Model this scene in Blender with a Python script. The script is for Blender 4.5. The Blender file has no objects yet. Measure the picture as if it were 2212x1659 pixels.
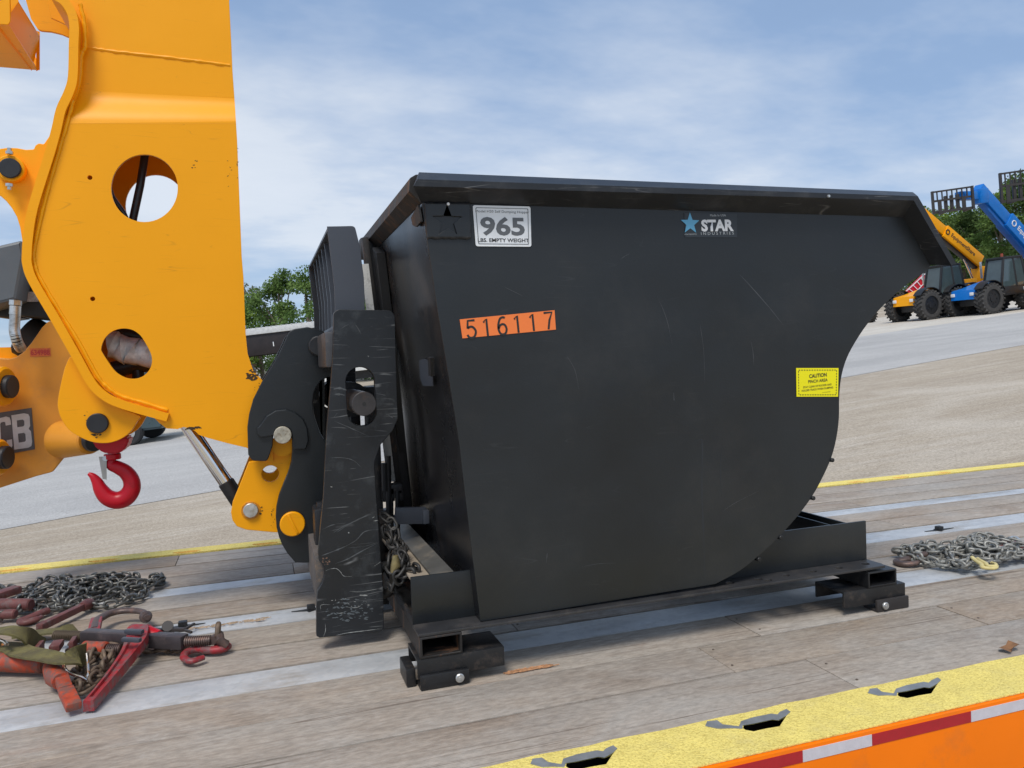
import bpy, bmesh, math, random
from mathutils import Vector, Matrix, noise as mnoise
from mathutils.geometry import intersect_line_plane
R = math.radians
random.seed(7)
C = bpy.context.scene.collection

# ------------------------------------------------------------------ camera, world, light
FPX, CX, CY, CAMH = 1655.0, 1106.0, 829.5, 0.87        # focal length in photo-view pixels, centre, eye height over the deck
AX = Vector((0.94917419, -0.04471021, 0.31155956))      # world X, Y, Z seen from the camera
AY = Vector((-0.31264982, -0.01973691, 0.94966338))
AZ = Vector((-0.03631043, -0.99880501, -0.0327124))
cam = bpy.data.cameras.new('camera'); camo = bpy.data.objects.new('camera', cam); C.objects.link(camo)
cam.sensor_width = 36; cam.lens = FPX / 2212 * 36; cam.clip_start = 0.05; cam.clip_end = 3000
m = Matrix(((AX.x, -AX.y, -AX.z, 0), (AY.x, -AY.y, -AY.z, 0), (AZ.x, -AZ.y, -AZ.z, CAMH), (0, 0, 0, 1)))
camo.matrix_world = m
bpy.context.scene.camera = camo

SUN_EL, SUN_AZ = 58, 215        # azimuth: from behind and left of the camera
w = bpy.data.worlds.new('World'); bpy.context.scene.world = w; w.use_nodes = True
nt = w.node_tree; nt.nodes.clear(); N = nt.nodes.new; L = nt.links.new
out = N('ShaderNodeOutputWorld'); bg = N('ShaderNodeBackground'); bg.inputs['Strength'].default_value = 0.1
sky = N('ShaderNodeTexSky'); sky.sky_type = 'NISHITA'; sky.sun_disc = False
sky.sun_elevation = R(SUN_EL); sky.sun_rotation = R(SUN_AZ); sky.air_density = 1.0; sky.dust_density = 0.6; sky.ozone_density = 3.0
tc = N('ShaderNodeTexCoord'); sep = N('ShaderNodeSeparateXYZ'); L(tc.outputs['Generated'], sep.inputs[0])
def mth(op, a, b=None, clamp=False):
    n = N('ShaderNodeMath'); n.operation = op; n.use_clamp = clamp
    for i, x in enumerate((a, b)):
        if x is None: continue
        if isinstance(x, (int, float)): n.inputs[i].default_value = x
        else: L(x, n.inputs[i])
    return n.outputs[0]
zz = mth('ADD', mth('MAXIMUM', sep.outputs['Z'], 0.0), 0.16)
comb = N('ShaderNodeCombineXYZ'); L(mth('DIVIDE', sep.outputs['X'], zz), comb.inputs[0]); L(mth('DIVIDE', sep.outputs['Y'], zz), comb.inputs[1])
mp = N('ShaderNodeMapping'); mp.inputs['Rotation'].default_value = (0, 0, R(-20)); mp.inputs['Scale'].default_value = (0.7, 1.0, 1); mp.inputs['Location'].default_value = (1.3612, 1.348, 4.521)
L(comb.outputs[0], mp.inputs[0])
n1 = N('ShaderNodeTexNoise'); n1.inputs['Scale'].default_value = 0.62; n1.inputs['Detail'].default_value = 5; n1.inputs['Roughness'].default_value = 0.48; n1.inputs['Distortion'].default_value = 0.3; L(mp.outputs[0], n1.inputs[0])
n2 = N('ShaderNodeTexNoise'); n2.inputs['Scale'].default_value = 2.2; n2.inputs['Detail'].default_value = 5; n2.inputs['Roughness'].default_value = 0.6; L(mp.outputs[0], n2.inputs[0])
s1 = mth('ADD', mth('MULTIPLY', n1.outputs['Fac'], 0.66), mth('MULTIPLY', n2.outputs['Fac'], 0.34))
ramp = N('ShaderNodeValToRGB'); L(s1, ramp.inputs[0])
ramp.color_ramp.elements[0].position = 0.40; ramp.color_ramp.elements[0].color = (0.6, 0.6, 0.6, 1)
ramp.color_ramp.elements[1].position = 0.66; ramp.color_ramp.elements[1].color = (0.95, 0.95, 0.95, 1)
mix = N('ShaderNodeMixRGB'); L(ramp.outputs[0], mix.inputs[0]); L(sky.outputs[0], mix.inputs[1])
cr2 = N('ShaderNodeValToRGB'); L(s1, cr2.inputs[0])
cr2.color_ramp.elements[0].position = 0.42; cr2.color_ramp.elements[0].color = (3.3, 4.7, 7.1, 1)
cr2.color_ramp.elements[1].position = 0.60; cr2.color_ramp.elements[1].color = (6.7, 7.3, 8.2, 1)
L(cr2.outputs[0], mix.inputs[2]); L(mix.outputs[0], bg.inputs[0]); L(bg.outputs[0], out.inputs[0])

sd = bpy.data.lights.new('sun', 'SUN'); sd.energy = 2.3; sd.angle = R(20); sd.color = (1.0, 0.94, 0.86)
so = bpy.data.objects.new('sun', sd); C.objects.link(so)
az = R(SUN_AZ); el = R(SUN_EL)                     # Nishita: rotation measured from +Y towards +X
sdir = Vector((math.sin(az) * math.cos(el), math.cos(az) * math.cos(el), math.sin(el)))
so.rotation_euler = sdir.to_track_quat('Z', 'Y').to_euler()
vs = bpy.context.scene.view_settings; vs.view_transform = 'Standard'; vs.look = 'None'; vs.exposure = 0.16; vs.gamma = 1

# ------------------------------------------------------------------ photo measurements -> places in the scene
def ray(u, v):
    d = Vector((u - CX, v - CY, FPX)); return Vector((d @ AX, d @ AY, d @ AZ))
EYE = Vector((0, 0, CAMH))
def onZ(u, v, z=0.0): r = ray(u, v); return EYE + r * ((z - CAMH) / r.z)
def onY(u, v, y): r = ray(u, v); return EYE + r * (y / r.y)
def XZ(pts, y): return [(onY(p[0], p[1], y).x, onY(p[0], p[1], y).z) + tuple(p[2:]) for p in pts]
GH = 1.75
GN = Vector((0.0846, 0.0055, -1.005)).normalized()      # towards the ground
def onG(u, v, h=0.0): r = ray(u, v); return EYE + r * ((GH - h) / (r @ GN))
def gz(x, y): return CAMH - (GH - GN.x * x - GN.y * y) / (-GN.z)
GROT = (-GN).to_track_quat('Z', 'Y').to_matrix()
# local frame on the yard: Z = yard normal, X = across the photo, Y = away
gX = (Vector((0.95, -0.312, 0)) - GN * GN.dot(Vector((0.95, -0.312, 0)))).normalized(); gZ = -GN; gY = gZ.cross(gX)
GFR = Matrix((gX, gY, gZ)).transposed()

# ------------------------------------------------------------------ materials
MATS = {}
def mat(name, col, rough=0.5, metal=0.0, var=0.12, vscale=4.0, dirt=None, dirt_amt=0.0, dirt_scale=6.0, bump=0.0, bscale=80.0,
        scratch=None, scratch_rot=0.4, rnd=0.0, stretch=(1, 1, 1), spec=0.5, coat=0.0, rvar=0.15, fleck=None, fleck_scale=200, fleck_amt=0.5, scr_w=0.012, scr_amt=0.6, ramp2=None, dlo=0.52, buckle=0.0):
    if name in MATS: return MATS[name]
    m = bpy.data.materials.new(name); m.use_nodes = True; t = m.node_tree; n = t.nodes; l = t.links
    b = n['Principled BSDF']; tc = n.new('ShaderNodeTexCoord')
    mp = n.new('ShaderNodeMapping'); mp.inputs['Scale'].default_value = stretch
    oi = n.new('ShaderNodeObjectInfo')
    if rnd > 0:
        ad = n.new('ShaderNodeVectorMath'); ad.operation = 'MULTIPLY_ADD'
        cb = n.new('ShaderNodeCombineXYZ')
        for i in range(3): l.new(oi.outputs['Random'], cb.inputs[i])
        l.new(cb.outputs[0], ad.inputs[0]); ad.inputs[1].default_value = (37.0, 17.0, 5.0); l.new(tc.outputs['Object'], ad.inputs[2]); l.new(ad.outputs[0], mp.inputs[0])
    else: l.new(tc.outputs['Object'], mp.inputs[0])
    nz = n.new('ShaderNodeTexNoise'); nz.inputs['Scale'].default_value = vscale; nz.inputs['Detail'].default_value = 6; nz.inputs['Roughness'].default_value = 0.6; l.new(mp.outputs[0], nz.inputs[0])
    rp = n.new('ShaderNodeValToRGB'); l.new(nz.outputs['Fac'], rp.inputs[0])
    rp.color_ramp.elements[0].position = 0.3; rp.color_ramp.elements[1].position = 0.7
    lo = [c * (1 - var) for c in col]; hi = [min(1, c * (1 + var)) for c in (ramp2 or col)]
    rp.color_ramp.elements[0].color = (*lo, 1); rp.color_ramp.elements[1].color = (*hi, 1)
    cur = rp.outputs[0]
    def mixin(fac, c2, amt):
        nonlocal cur
        mx = n.new('ShaderNodeMixRGB'); mu = n.new('ShaderNodeMath'); mu.operation = 'MULTIPLY'; mu.inputs[1].default_value = amt
        l.new(fac, mu.inputs[0]); l.new(mu.outputs[0], mx.inputs[0]); l.new(cur, mx.inputs[1]); mx.inputs[2].default_value = (*c2, 1); cur = mx.outputs[0]
    if rnd > 0:
        hs = n.new('ShaderNodeHueSaturation'); mr = n.new('ShaderNodeMapRange'); l.new(oi.outputs['Random'], mr.inputs[0]); mr.inputs[3].default_value = 1 - rnd; mr.inputs[4].default_value = 1 + rnd
        l.new(mr.outputs[0], hs.inputs['Value']); l.new(cur, hs.inputs['Color']); cur = hs.outputs[0]
    if dirt:
        dz = n.new('ShaderNodeTexNoise'); dz.inputs['Scale'].default_value = dirt_scale; dz.inputs['Detail'].default_value = 8; dz.inputs['Roughness'].default_value = 0.7; l.new(mp.outputs[0], dz.inputs[0])
        dr = n.new('ShaderNodeValToRGB'); l.new(dz.outputs['Fac'], dr.inputs[0]); dr.color_ramp.elements[0].position = dlo; dr.color_ramp.elements[1].position = dlo + 0.13
        mixin(dr.outputs[0], dirt, dirt_amt)
    if fleck:
        vz = n.new('ShaderNodeTexVoronoi'); vz.inputs['Scale'].default_value = fleck_scale; l.new(tc.outputs['Object'], vz.inputs['Vector'])
        fr = n.new('ShaderNodeValToRGB'); l.new(vz.outputs['Color'], fr.inputs[0]); fr.color_ramp.elements[0].position = 0.55; fr.color_ramp.elements[1].position = 0.75
        mixin(fr.outputs[0], fleck, fleck_amt)
    if scratch:
        for k, (rot, sc) in enumerate(((scratch_rot, 5.0), (scratch_rot + 0.5, 9.0), (scratch_rot - 1.3, 6.0))):
            m2 = n.new('ShaderNodeMapping'); m2.inputs['Rotation'].default_value = (0, rot, 0); m2.inputs['Scale'].default_value = (0.22, 1, 3.2); m2.inputs['Location'].default_value = (k * 3.3, 0, k)
            l.new(tc.outputs['Object'], m2.inputs[0])
            sz = n.new('ShaderNodeTexNoise'); sz.inputs['Scale'].default_value = sc; sz.inputs['Detail'].default_value = 1; sz.inputs['Distortion'].default_value = 0.1; l.new(m2.outputs[0], sz.inputs[0])
            a = n.new('ShaderNodeMath'); a.operation = 'SUBTRACT'; a.inputs[1].default_value = 0.5; l.new(sz.outputs['Fac'], a.inputs[0])
            a2 = n.new('ShaderNodeMath'); a2.operation = 'ABSOLUTE'; l.new(a.outputs[0], a2.inputs[0])
            sr = n.new('ShaderNodeValToRGB'); l.new(a2.outputs[0], sr.inputs[0]); sr.color_ramp.elements[0].position = 0; sr.color_ramp.elements[0].color = (1, 1, 1, 1); sr.color_ramp.elements[1].position = scr_w; sr.color_ramp.elements[1].color = (0, 0, 0, 1)
            gz_ = n.new('ShaderNodeTexNoise'); gz_.inputs['Scale'].default_value = 7 + 4 * k; gz_.inputs['Detail'].default_value = 3; l.new(tc.outputs['Object'], gz_.inputs[0])
            gr = n.new('ShaderNodeValToRGB'); l.new(gz_.outputs['Fac'], gr.inputs[0]); gr.color_ramp.elements[0].position = 0.53; gr.color_ramp.elements[1].position = 0.7
            mu = n.new('ShaderNodeMath'); mu.operation = 'MULTIPLY'; l.new(sr.outputs[0], mu.inputs[0]); l.new(gr.outputs[0], mu.inputs[1])
            mixin(mu.outputs[0], scratch, scr_amt)
    l.new(cur, b.inputs['Base Color']); b.inputs['Metallic'].default_value = metal
    b.inputs['Specular IOR Level'].default_value = spec; b.inputs['Coat Weight'].default_value = coat; b.inputs['Coat Roughness'].default_value = 0.15
    mr2 = n.new('ShaderNodeMapRange'); l.new(nz.outputs['Fac'], mr2.inputs[0]); mr2.inputs[1].default_value = 0.3; mr2.inputs[2].default_value = 0.7
    mr2.inputs[3].default_value = max(0.03, rough * (1 - rvar)); mr2.inputs[4].default_value = min(1, rough * (1 + rvar)); l.new(mr2.outputs[0], b.inputs['Roughness'])
    if bump > 0:
        bz = n.new('ShaderNodeTexNoise'); bz.inputs['Scale'].default_value = bscale; bz.inputs['Detail'].default_value = 5; l.new(mp.outputs[0], bz.inputs[0])
        bp = n.new('ShaderNodeBump'); bp.inputs['Strength'].default_value = bump; bp.inputs['Distance'].default_value = 0.01; l.new(bz.outputs['Fac'], bp.inputs['Height']); l.new(bp.outputs[0], b.inputs['Normal'])
        if buckle > 0:
            bz2 = n.new('ShaderNodeTexNoise'); bz2.inputs['Scale'].default_value = 2.6; bz2.inputs['Detail'].default_value = 2; l.new(tc.outputs['Object'], bz2.inputs[0])
            bq = n.new('ShaderNodeBump'); bq.inputs['Strength'].default_value = buckle; bq.inputs['Distance'].default_value = 0.02; l.new(bz2.outputs['Fac'], bq.inputs['Height']); l.new(bp.outputs[0], bq.inputs['Normal']); l.new(bq.outputs[0], b.inputs['Normal'])
    MATS[name] = m; return m

BLACK = mat('black paint', (0.0135, 0.0165, 0.019), 0.36, var=0.25, vscale=1.7, bump=0.03, bscale=150, buckle=0.5, rvar=0.25, dirt=(0.045, 0.043, 0.040), dirt_amt=0.22, dirt_scale=2.2, scratch=(0.13, 0.14, 0.15), scratch_rot=0.9, scr_w=0.002, scr_amt=0.10)
WORN = mat('worn black paint', (0.012, 0.014, 0.017), 0.36, var=0.3, vscale=6, dirt=(0.06, 0.068, 0.074), dirt_amt=0.5, dirt_scale=9, scratch=(0.36, 0.37, 0.37), scratch_rot=0.55, scr_w=0.010, scr_amt=0.55, bump=0.05, bscale=60)
DUSTY = mat('dusty black steel', (0.014, 0.0145, 0.016), 0.42, var=0.3, vscale=9, dirt=(0.12, 0.09, 0.07), dirt_amt=0.4, dirt_scale=14, bump=0.08, bscale=90)
RUSTY = mat('rust streaked steel', (0.018, 0.016, 0.015), 0.6, var=0.4, vscale=8, dirt=(0.22, 0.10, 0.045), dirt_amt=0.8, dirt_scale=8, stretch=(1, 3, 0.6), bump=0.1, bscale=70)
RIMM = mat('rim paint', (0.016, 0.018, 0.022), 0.34, var=0.2, vscale=5, dirt=(0.07, 0.07, 0.07), dirt_amt=0.3, dirt_scale=10, scratch=(0.3, 0.3, 0.3), scr_w=0.006, bump=0.03)
YEL = mat('yellow paint', (0.94, 0.385, 0.0), 0.42, var=0.03, vscale=1.6, spec=0.3, bump=0.012, buckle=0.25, bscale=40, scratch=(0.22, 0.09, 0.02), scratch_rot=-0.35, scr_w=0.002, scr_amt=0.35)
YDARK = mat('yellow paint sooty', (0.62, 0.24, 0.01), 0.45, var=0.1, dirt=(0.05, 0.03, 0.01), dirt_amt=0.8, dirt_scale=20)
GUARD = mat('charcoal paint', (0.06, 0.068, 0.085), 0.4, var=0.06, bump=0.02)
PIN = mat('pin cap', (0.016, 0.017, 0.02), 0.45, var=0.2, vscale=15, bump=0.05)
ZINC = mat('zinc steel', (0.62, 0.63, 0.62), 0.35, metal=0.8, var=0.2, vscale=25, dirt=(0.25, 0.19, 0.1), dirt_amt=0.5, dirt_scale=30)
CHROME = mat('chrome rod', (0.8, 0.8, 0.8), 0.14, metal=1.0, var=0.03)
REDP = mat('red paint', (0.50, 0.004, 0.016), 0.38, var=0.12, vscale=8, spec=.35, dirt=(0.12, 0.01, 0.01), dirt_amt=0.4, dirt_scale=14, bump=0.03)
REDW = mat('worn red paint', (0.30, 0.018, 0.025), 0.5, var=0.3, vscale=30, dirt=(0.14, 0.10, 0.10), dirt_amt=0.8, dlo=0.46, dirt_scale=40, bump=0.1)
MAROON = mat('weathered maroon paint', (0.14, 0.045, 0.04), 0.55, var=0.3, vscale=30, dirt=(0.15, 0.12, 0.11), dirt_amt=0.7, dirt_scale=35, bump=0.1)
ORW = mat('worn orange paint', (0.42, 0.055, 0.018), 0.6, var=0.3, vscale=30, dirt=(0.13, 0.085, 0.07), dirt_amt=0.8, dlo=0.44, dirt_scale=38, bump=0.1)
CHAIN = mat('chain steel', (0.27, 0.27, 0.25), 0.5, metal=0.45, var=0.3, vscale=40, rnd=0.25, dirt=(0.12, 0.09, 0.06), dirt_amt=0.4, dirt_scale=60)
CHAIND = mat('dark chain steel', (0.13, 0.13, 0.12), 0.42, metal=0.6, var=0.3, vscale=40, rnd=0.3, dirt=(0.10, 0.06, 0.04), dirt_amt=0.5, dirt_scale=60)
RCHAIN = mat('rusty chain', (0.16, 0.115, 0.08), 0.6, metal=0.35, var=0.35, vscale=50, rnd=0.25)
IRON = mat('forged iron', (0.12, 0.085, 0.075), 0.5, metal=0.4, var=0.3, vscale=30, dirt=(0.25, 0.12, 0.08), dirt_amt=0.4, dirt_scale=30, bump=0.1)
OLIVE = mat('olive webbing', (0.16, 0.14, 0.05), 0.95, var=0.3, vscale=20, bump=0.5, bscale=300, dirt=(0.09, 0.075, 0.04), dirt_amt=0.7, dlo=.46, dirt_scale=18)
RUB = mat('rubber', (0.025, 0.025, 0.027), 0.7, var=0.2, vscale=20, bump=0.1)
HOSE = mat('hose', (0.02, 0.02, 0.022), 0.4, var=0.2, vscale=20)
GLASS = mat('cab glass', (0.055, 0.08, 0.085), 0.08, var=0.15, vscale=3, spec=0.8)
GREYP = mat('grey plastic', (0.11, 0.13, 0.15), 0.5, var=0.12)
BLUE = mat('blue paint', (0.004, 0.17, 0.58), 0.35, var=0.08, vscale=3)
BLUED = mat('blue paint in shade', (0.012, 0.13, 0.45), 0.5, var=0.15, vscale=3)  # darker copy of the blue, shade under the boom put into the colour
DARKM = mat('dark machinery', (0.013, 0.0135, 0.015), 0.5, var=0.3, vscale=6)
CARR = mat('weathered carriage steel', (0.032, 0.028, 0.027), 0.6, var=0.3, vscale=8)
WHITE = mat('white print', (0.78, 0.79, 0.8), 0.5, var=0.02)
PLAC = mat('placard white', (0.80, 0.83, 0.85), 0.35, var=0.05, vscale=20, scratch=(0.5, 0.5, 0.5), scr_w=0.004)
PLGREY = mat('placard grey', (0.13, 0.14, 0.15), 0.5, var=0.05)
STICKO = mat('orange sticker', (0.88, 0.21, 0.045), 0.5, var=0.03)
STICKY = mat('yellow sticker', (0.88, 0.80, 0.0), 0.5, var=0.02)
INK = mat('black print', (0.02, 0.02, 0.02), 0.6, var=0.0)
LBLUE = mat('logo blue', (0.12, 0.40, 0.62), 0.5, var=0.05)
ORT = mat('trailer orange paint', (0.95, 0.20, 0.0), 0.45, var=0.06, vscale=2, spec=.25, dirt=(0.55, 0.15, 0.03), dirt_amt=.35, dirt_scale=5)
TAPER = mat('red reflective tape', (0.42, 0.012, 0.02), 0.45, var=0.08, vscale=60, bump=0.05, bscale=400)
TAPEW = mat('white reflective tape', (0.60, 0.58, 0.62), 0.45, var=0.06, vscale=60, bump=0.05, bscale=400)
YSAND = mat('yellow anti-slip coating', (0.88, 0.72, 0.20), 0.85, var=0.08, vscale=25, fleck=(0.55, 0.42, 0.09), fleck_scale=260, fleck_amt=0.5, bump=0.6, bscale=180, dirt=(0.60, 0.52, 0.26), dirt_amt=0.25, dirt_scale=9)
GALV = mat('galvanised steel', (0.53, 0.545, 0.555), 0.45, metal=0.2, var=0.14, vscale=5, stretch=(1, 3, 1), dirt=(0.30, 0.26, 0.20), dirt_amt=0.55, dirt_scale=3.2, bump=0.04, bscale=60, scratch=(0.62, 0.64, 0.66), scr_w=0.004, scr_amt=0.4, fleck=(0.3, 0.33, 0.36), fleck_scale=60, fleck_amt=0.2)
WSTEEL = mat('bare worn steel', (0.26, 0.275, 0.29), 0.5, metal=0.3, var=0.2, vscale=25)
LGREY = mat('light grey bar', (0.55, 0.55, 0.53), 0.6, var=0.1, vscale=20, dirt=(0.2, 0.2, 0.19), dirt_amt=0.6, dirt_scale=40)
BARK = mat('bark', (0.16, 0.13, 0.10), 0.9, var=0.3, vscale=3)

def wood_mat():
    m = bpy.data.materials.new('weathered deck wood'); m.use_nodes = True; t = m.node_tree; n = t.nodes; l = t.links; b = n['Principled BSDF']
    tc = n.new('ShaderNodeTexCoord'); oi = n.new('ShaderNodeObjectInfo')
    cb = n.new('ShaderNodeCombineXYZ'); [l.new(oi.outputs['Random'], cb.inputs[i]) for i in range(3)]
    ad = n.new('ShaderNodeVectorMath'); ad.operation = 'MULTIPLY_ADD'; l.new(cb.outputs[0], ad.inputs[0]); ad.inputs[1].default_value = (53, 31, 11); l.new(tc.outputs['Object'], ad.inputs[2])
    def noise(scale, st, det=6, rough=0.6, dist=0.0):
        mp = n.new('ShaderNodeMapping'); mp.inputs['Scale'].default_value = st; l.new(ad.outputs[0], mp.inputs[0])
        z = n.new('ShaderNodeTexNoise'); z.inputs['Scale'].default_value = scale; z.inputs['Detail'].default_value = det; z.inputs['Roughness'].default_value = rough; z.inputs['Distortion'].default_value = dist; l.new(mp.outputs[0], z.inputs[0]); return z.outputs['Fac']
    def ramp(f, a, ca, b_, cb_):
        r = n.new('ShaderNodeValToRGB'); l.new(f, r.inputs[0]); r.color_ramp.elements[0].position = a; r.color_ramp.elements[0].color = (*ca, 1); r.color_ramp.elements[1].position = b_; r.color_ramp.elements[1].color = (*cb_, 1); return r.outputs[0]
    def mix(f, a, b_, amt=1.0, mode='MIX'):
        x = n.new('ShaderNodeMixRGB'); x.blend_type = mode
        if amt != 1.0:
            mu = n.new('ShaderNodeMath'); mu.operation = 'MULTIPLY'; mu.inputs[1].default_value = amt; l.new(f, mu.inputs[0]); f = mu.outputs[0]
        l.new(f, x.inputs[0])
        for i, c in ((1, a), (2, b_)):
            if isinstance(c, tuple): x.inputs[i].default_value = (*c, 1)
            else: l.new(c, x.inputs[i])
        return x.outputs[0]
    big = noise(1.1, (1, 2.2, 1), 5)
    base = ramp(big, 0.32, (0.34, 0.262, 0.195), 0.66, (0.415, 0.37, 0.315))
    hs = n.new('ShaderNodeHueSaturation'); mr = n.new('ShaderNodeMapRange'); l.new(oi.outputs['Random'], mr.inputs[0]); mr.inputs[3].default_value = 0.95; mr.inputs[4].default_value = 1.07; l.new(mr.outputs[0], hs.inputs['Value'])
    m3 = n.new('ShaderNodeMapRange'); l.new(oi.outputs['Random'], m3.inputs[0]); m3.inputs[3].default_value = 1.1; m3.inputs[4].default_value = 0.8; l.new(m3.outputs[0], hs.inputs['Saturation']); l.new(base, hs.inputs['Color'])
    grain = noise(30, (0.09, 1.3, 1), 8, 0.75, 0.8)
    gcol = ramp(grain, 0.3, (0, 0, 0), 0.72, (1, 1, 1))
    c = mix(gcol, (0.235, 0.19, 0.15), hs.outputs[0])
    c = mix(gcol, hs.outputs[0], c, 0.35)
    gr2 = ramp(grain, 0.40, (1, 1, 1), 0.5, (0, 0, 0)); c = mix(gr2, c, (0.17, 0.13, 0.10), 0.35)
    st = ramp(noise(7, (0.18, 1, 1), 4, 0.6, 0.8), 0.66, (0, 0, 0), 0.72, (1, 1, 1)); c = mix(st, c, (0.15, 0.12, 0.10), 0.55)
    rs = ramp(noise(2.3, (0.35, 1.3, 1), 6, 0.7, 0.5), 0.60, (0, 0, 0), 0.74, (1, 1, 1)); c = mix(rs, c, (0.25, 0.13, 0.08), 0.5)
    gy = ramp(noise(0.9, (1, 1.5, 1), 4, 0.6), 0.45, (0, 0, 0), 0.7, (1, 1, 1)); c = mix(gy, c, (0.37, 0.365, 0.345), 0.45)
    sc = ramp(noise(16, (0.6, 1, 1), 9, 0.8, 1.2), 0.52, (0, 0, 0), 0.70, (1, 1, 1)); c = mix(sc, c, (0.50, 0.47, 0.43), 0.35)
    dk_ = ramp(noise(4.2, (0.5, 1.2, 1), 7, 0.75, 0.6), 0.52, (0, 0, 0), 0.72, (1, 1, 1)); c = mix(dk_, c, (0.17, 0.135, 0.11), 0.50)
    bl = ramp(noise(1.6, (0.8, 1.1, 1), 5, 0.7, 0.5), 0.5, (0, 0, 0), 0.68, (1, 1, 1)); c = mix(bl, c, (0.43, 0.41, 0.38), 0.5)
    ck = ramp(noise(13, (0.045, 2.6, 1), 3, 0.5, 0.7), 0.645, (0, 0, 0), 0.665, (1, 1, 1)); ck2 = ramp(noise(13, (0.045, 2.6, 1), 3, 0.5, 0.7), 0.68, (1, 1, 1), 0.70, (0, 0, 0)); mk = n.new('ShaderNodeMixRGB'); mk.blend_type = 'MULTIPLY'; mk.inputs[0].default_value = 1; l.new(ck, mk.inputs[1]); l.new(ck2, mk.inputs[2]); c = mix(mk.outputs[0], c, (0.10, 0.07, 0.05), 0.6)
    fn = ramp(noise(90, (0.35, 1, 1), 4, 0.7), 0.35, (0.80, 0.80, 0.80), 0.65, (1.12, 1.12, 1.12)); mm = n.new('ShaderNodeMixRGB'); mm.blend_type = 'MULTIPLY'; mm.inputs[0].default_value = 1; l.new(c, mm.inputs[1]); l.new(fn, mm.inputs[2]); c = mm.outputs[0]
    l.new(c, b.inputs['Base Color']); b.inputs['Roughness'].default_value = 0.8; b.inputs['Specular IOR Level'].default_value = 0.25
    bp = n.new('ShaderNodeBump'); bp.inputs['Strength'].default_value = 0.45; bp.inputs['Distance'].default_value = 0.004; l.new(grain, bp.inputs['Height']); l.new(bp.outputs[0], b.inputs['Normal'])
    return m
WOOD = wood_mat()

def ground_mat(name, c1, c2, streak, fleckc, rough=0.95, ang=0.0):
    m = bpy.data.materials.new(name); m.use_nodes = True; t = m.node_tree; n = t.nodes; l = t.links; b = n['Principled BSDF']
    tc = n.new('ShaderNodeTexCoord')
    def noise(scale, st=(1, 1, 1), det=8, rough=0.65, dist=0.0):
        mp = n.new('ShaderNodeMapping'); mp.inputs['Scale'].default_value = st; mp.inputs['Rotation'].default_value = (0, 0, ang); l.new(tc.outputs['Object'], mp.inputs[0])
        z = n.new('ShaderNodeTexNoise'); z.inputs['Scale'].default_value = scale; z.inputs['Detail'].default_value = det; z.inputs['Roughness'].default_value = rough; z.inputs['Distortion'].default_value = dist; l.new(mp.outputs[0], z.inputs[0]); return z.outputs['Fac']
    def ramp(f, a, ca, b_, cb_):
        r = n.new('ShaderNodeValToRGB'); l.new(f, r.inputs[0]); r.color_ramp.elements[0].position = a; r.color_ramp.elements[0].color = (*ca, 1); r.color_ramp.elements[1].position = b_; r.color_ramp.elements[1].color = (*cb_, 1); return r.outputs[0]
    def mix(f, a, b_, amt=1.0):
        x = n.new('ShaderNodeMixRGB'); mu = n.new('ShaderNodeMath'); mu.operation = 'MULTIPLY'; mu.inputs[1].default_value = amt; l.new(f, mu.inputs[0]); l.new(mu.outputs[0], x.inputs[0])
        for i, c in ((1, a), (2, b_)):
            if isinstance(c, tuple): x.inputs[i].default_value = (*c, 1)
            else: l.new(c, x.inputs[i])
        return x.outputs[0]
    c = ramp(noise(0.35, (0.5, 1.6, 1), 6), 0.35, c1, 0.65, c2)
    c = mix(ramp(noise(1.3, (0.12, 1.8, 1), 7, 0.7, 0.5), 0.5, (0, 0, 0), 0.68, (1, 1, 1)), c, streak, 0.55)
    c = mix(ramp(noise(14, (0.5, 1, 1), 6, 0.8), 0.5, (0, 0, 0), 0.68, (1, 1, 1)), c, fleckc, 0.6)
    c = mix(ramp(noise(3.1, (0.16, 2.4, 1), 6, 0.75, 0.9), 0.52, (0, 0, 0), 0.62, (1, 1, 1)), c, tuple(x * 1.12 for x in fleckc), 0.6)
    c = mix(ramp(noise(0.22, (1, 1.3, 1), 5, 0.6, 0.5), 0.5, (0, 0, 0), 0.62, (1, 1, 1)), c, streak, 0.5)
    v = n.new('ShaderNodeTexVoronoi'); v.inputs['Scale'].default_value = 34; l.new(tc.outputs['Object'], v.inputs['Vector'])
    c = mix(ramp(v.outputs['Distance'], 0.12, (1, 1, 1), 0.3, (0, 0, 0)), c, tuple(x * 1.25 for x in c2), 0.28)
    vr = ramp(noise(38, (1, 1, 1), 5, 0.85), 0.36, (0.68, 0.66, 0.63), 0.64, (1.22, 1.22, 1.21))
    mm = n.new('ShaderNodeMixRGB'); mm.blend_type = 'MULTIPLY'; mm.inputs[0].default_value = 1; l.new(c, mm.inputs[1]); l.new(vr, mm.inputs[2])
    l.new(mm.outputs[0], b.inputs['Base Color']); b.inputs['Roughness'].default_value = rough; b.inputs['Specular IOR Level'].default_value = 0.15
    bp = n.new('ShaderNodeBump'); bp.inputs['Strength'].default_value = 0.5; bp.inputs['Distance'].default_value = 0.02; l.new(noise(26, (1, 1, 1), 5, 0.7), bp.inputs['Height']); l.new(bp.outputs[0], b.inputs['Normal'])
    return m

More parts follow.
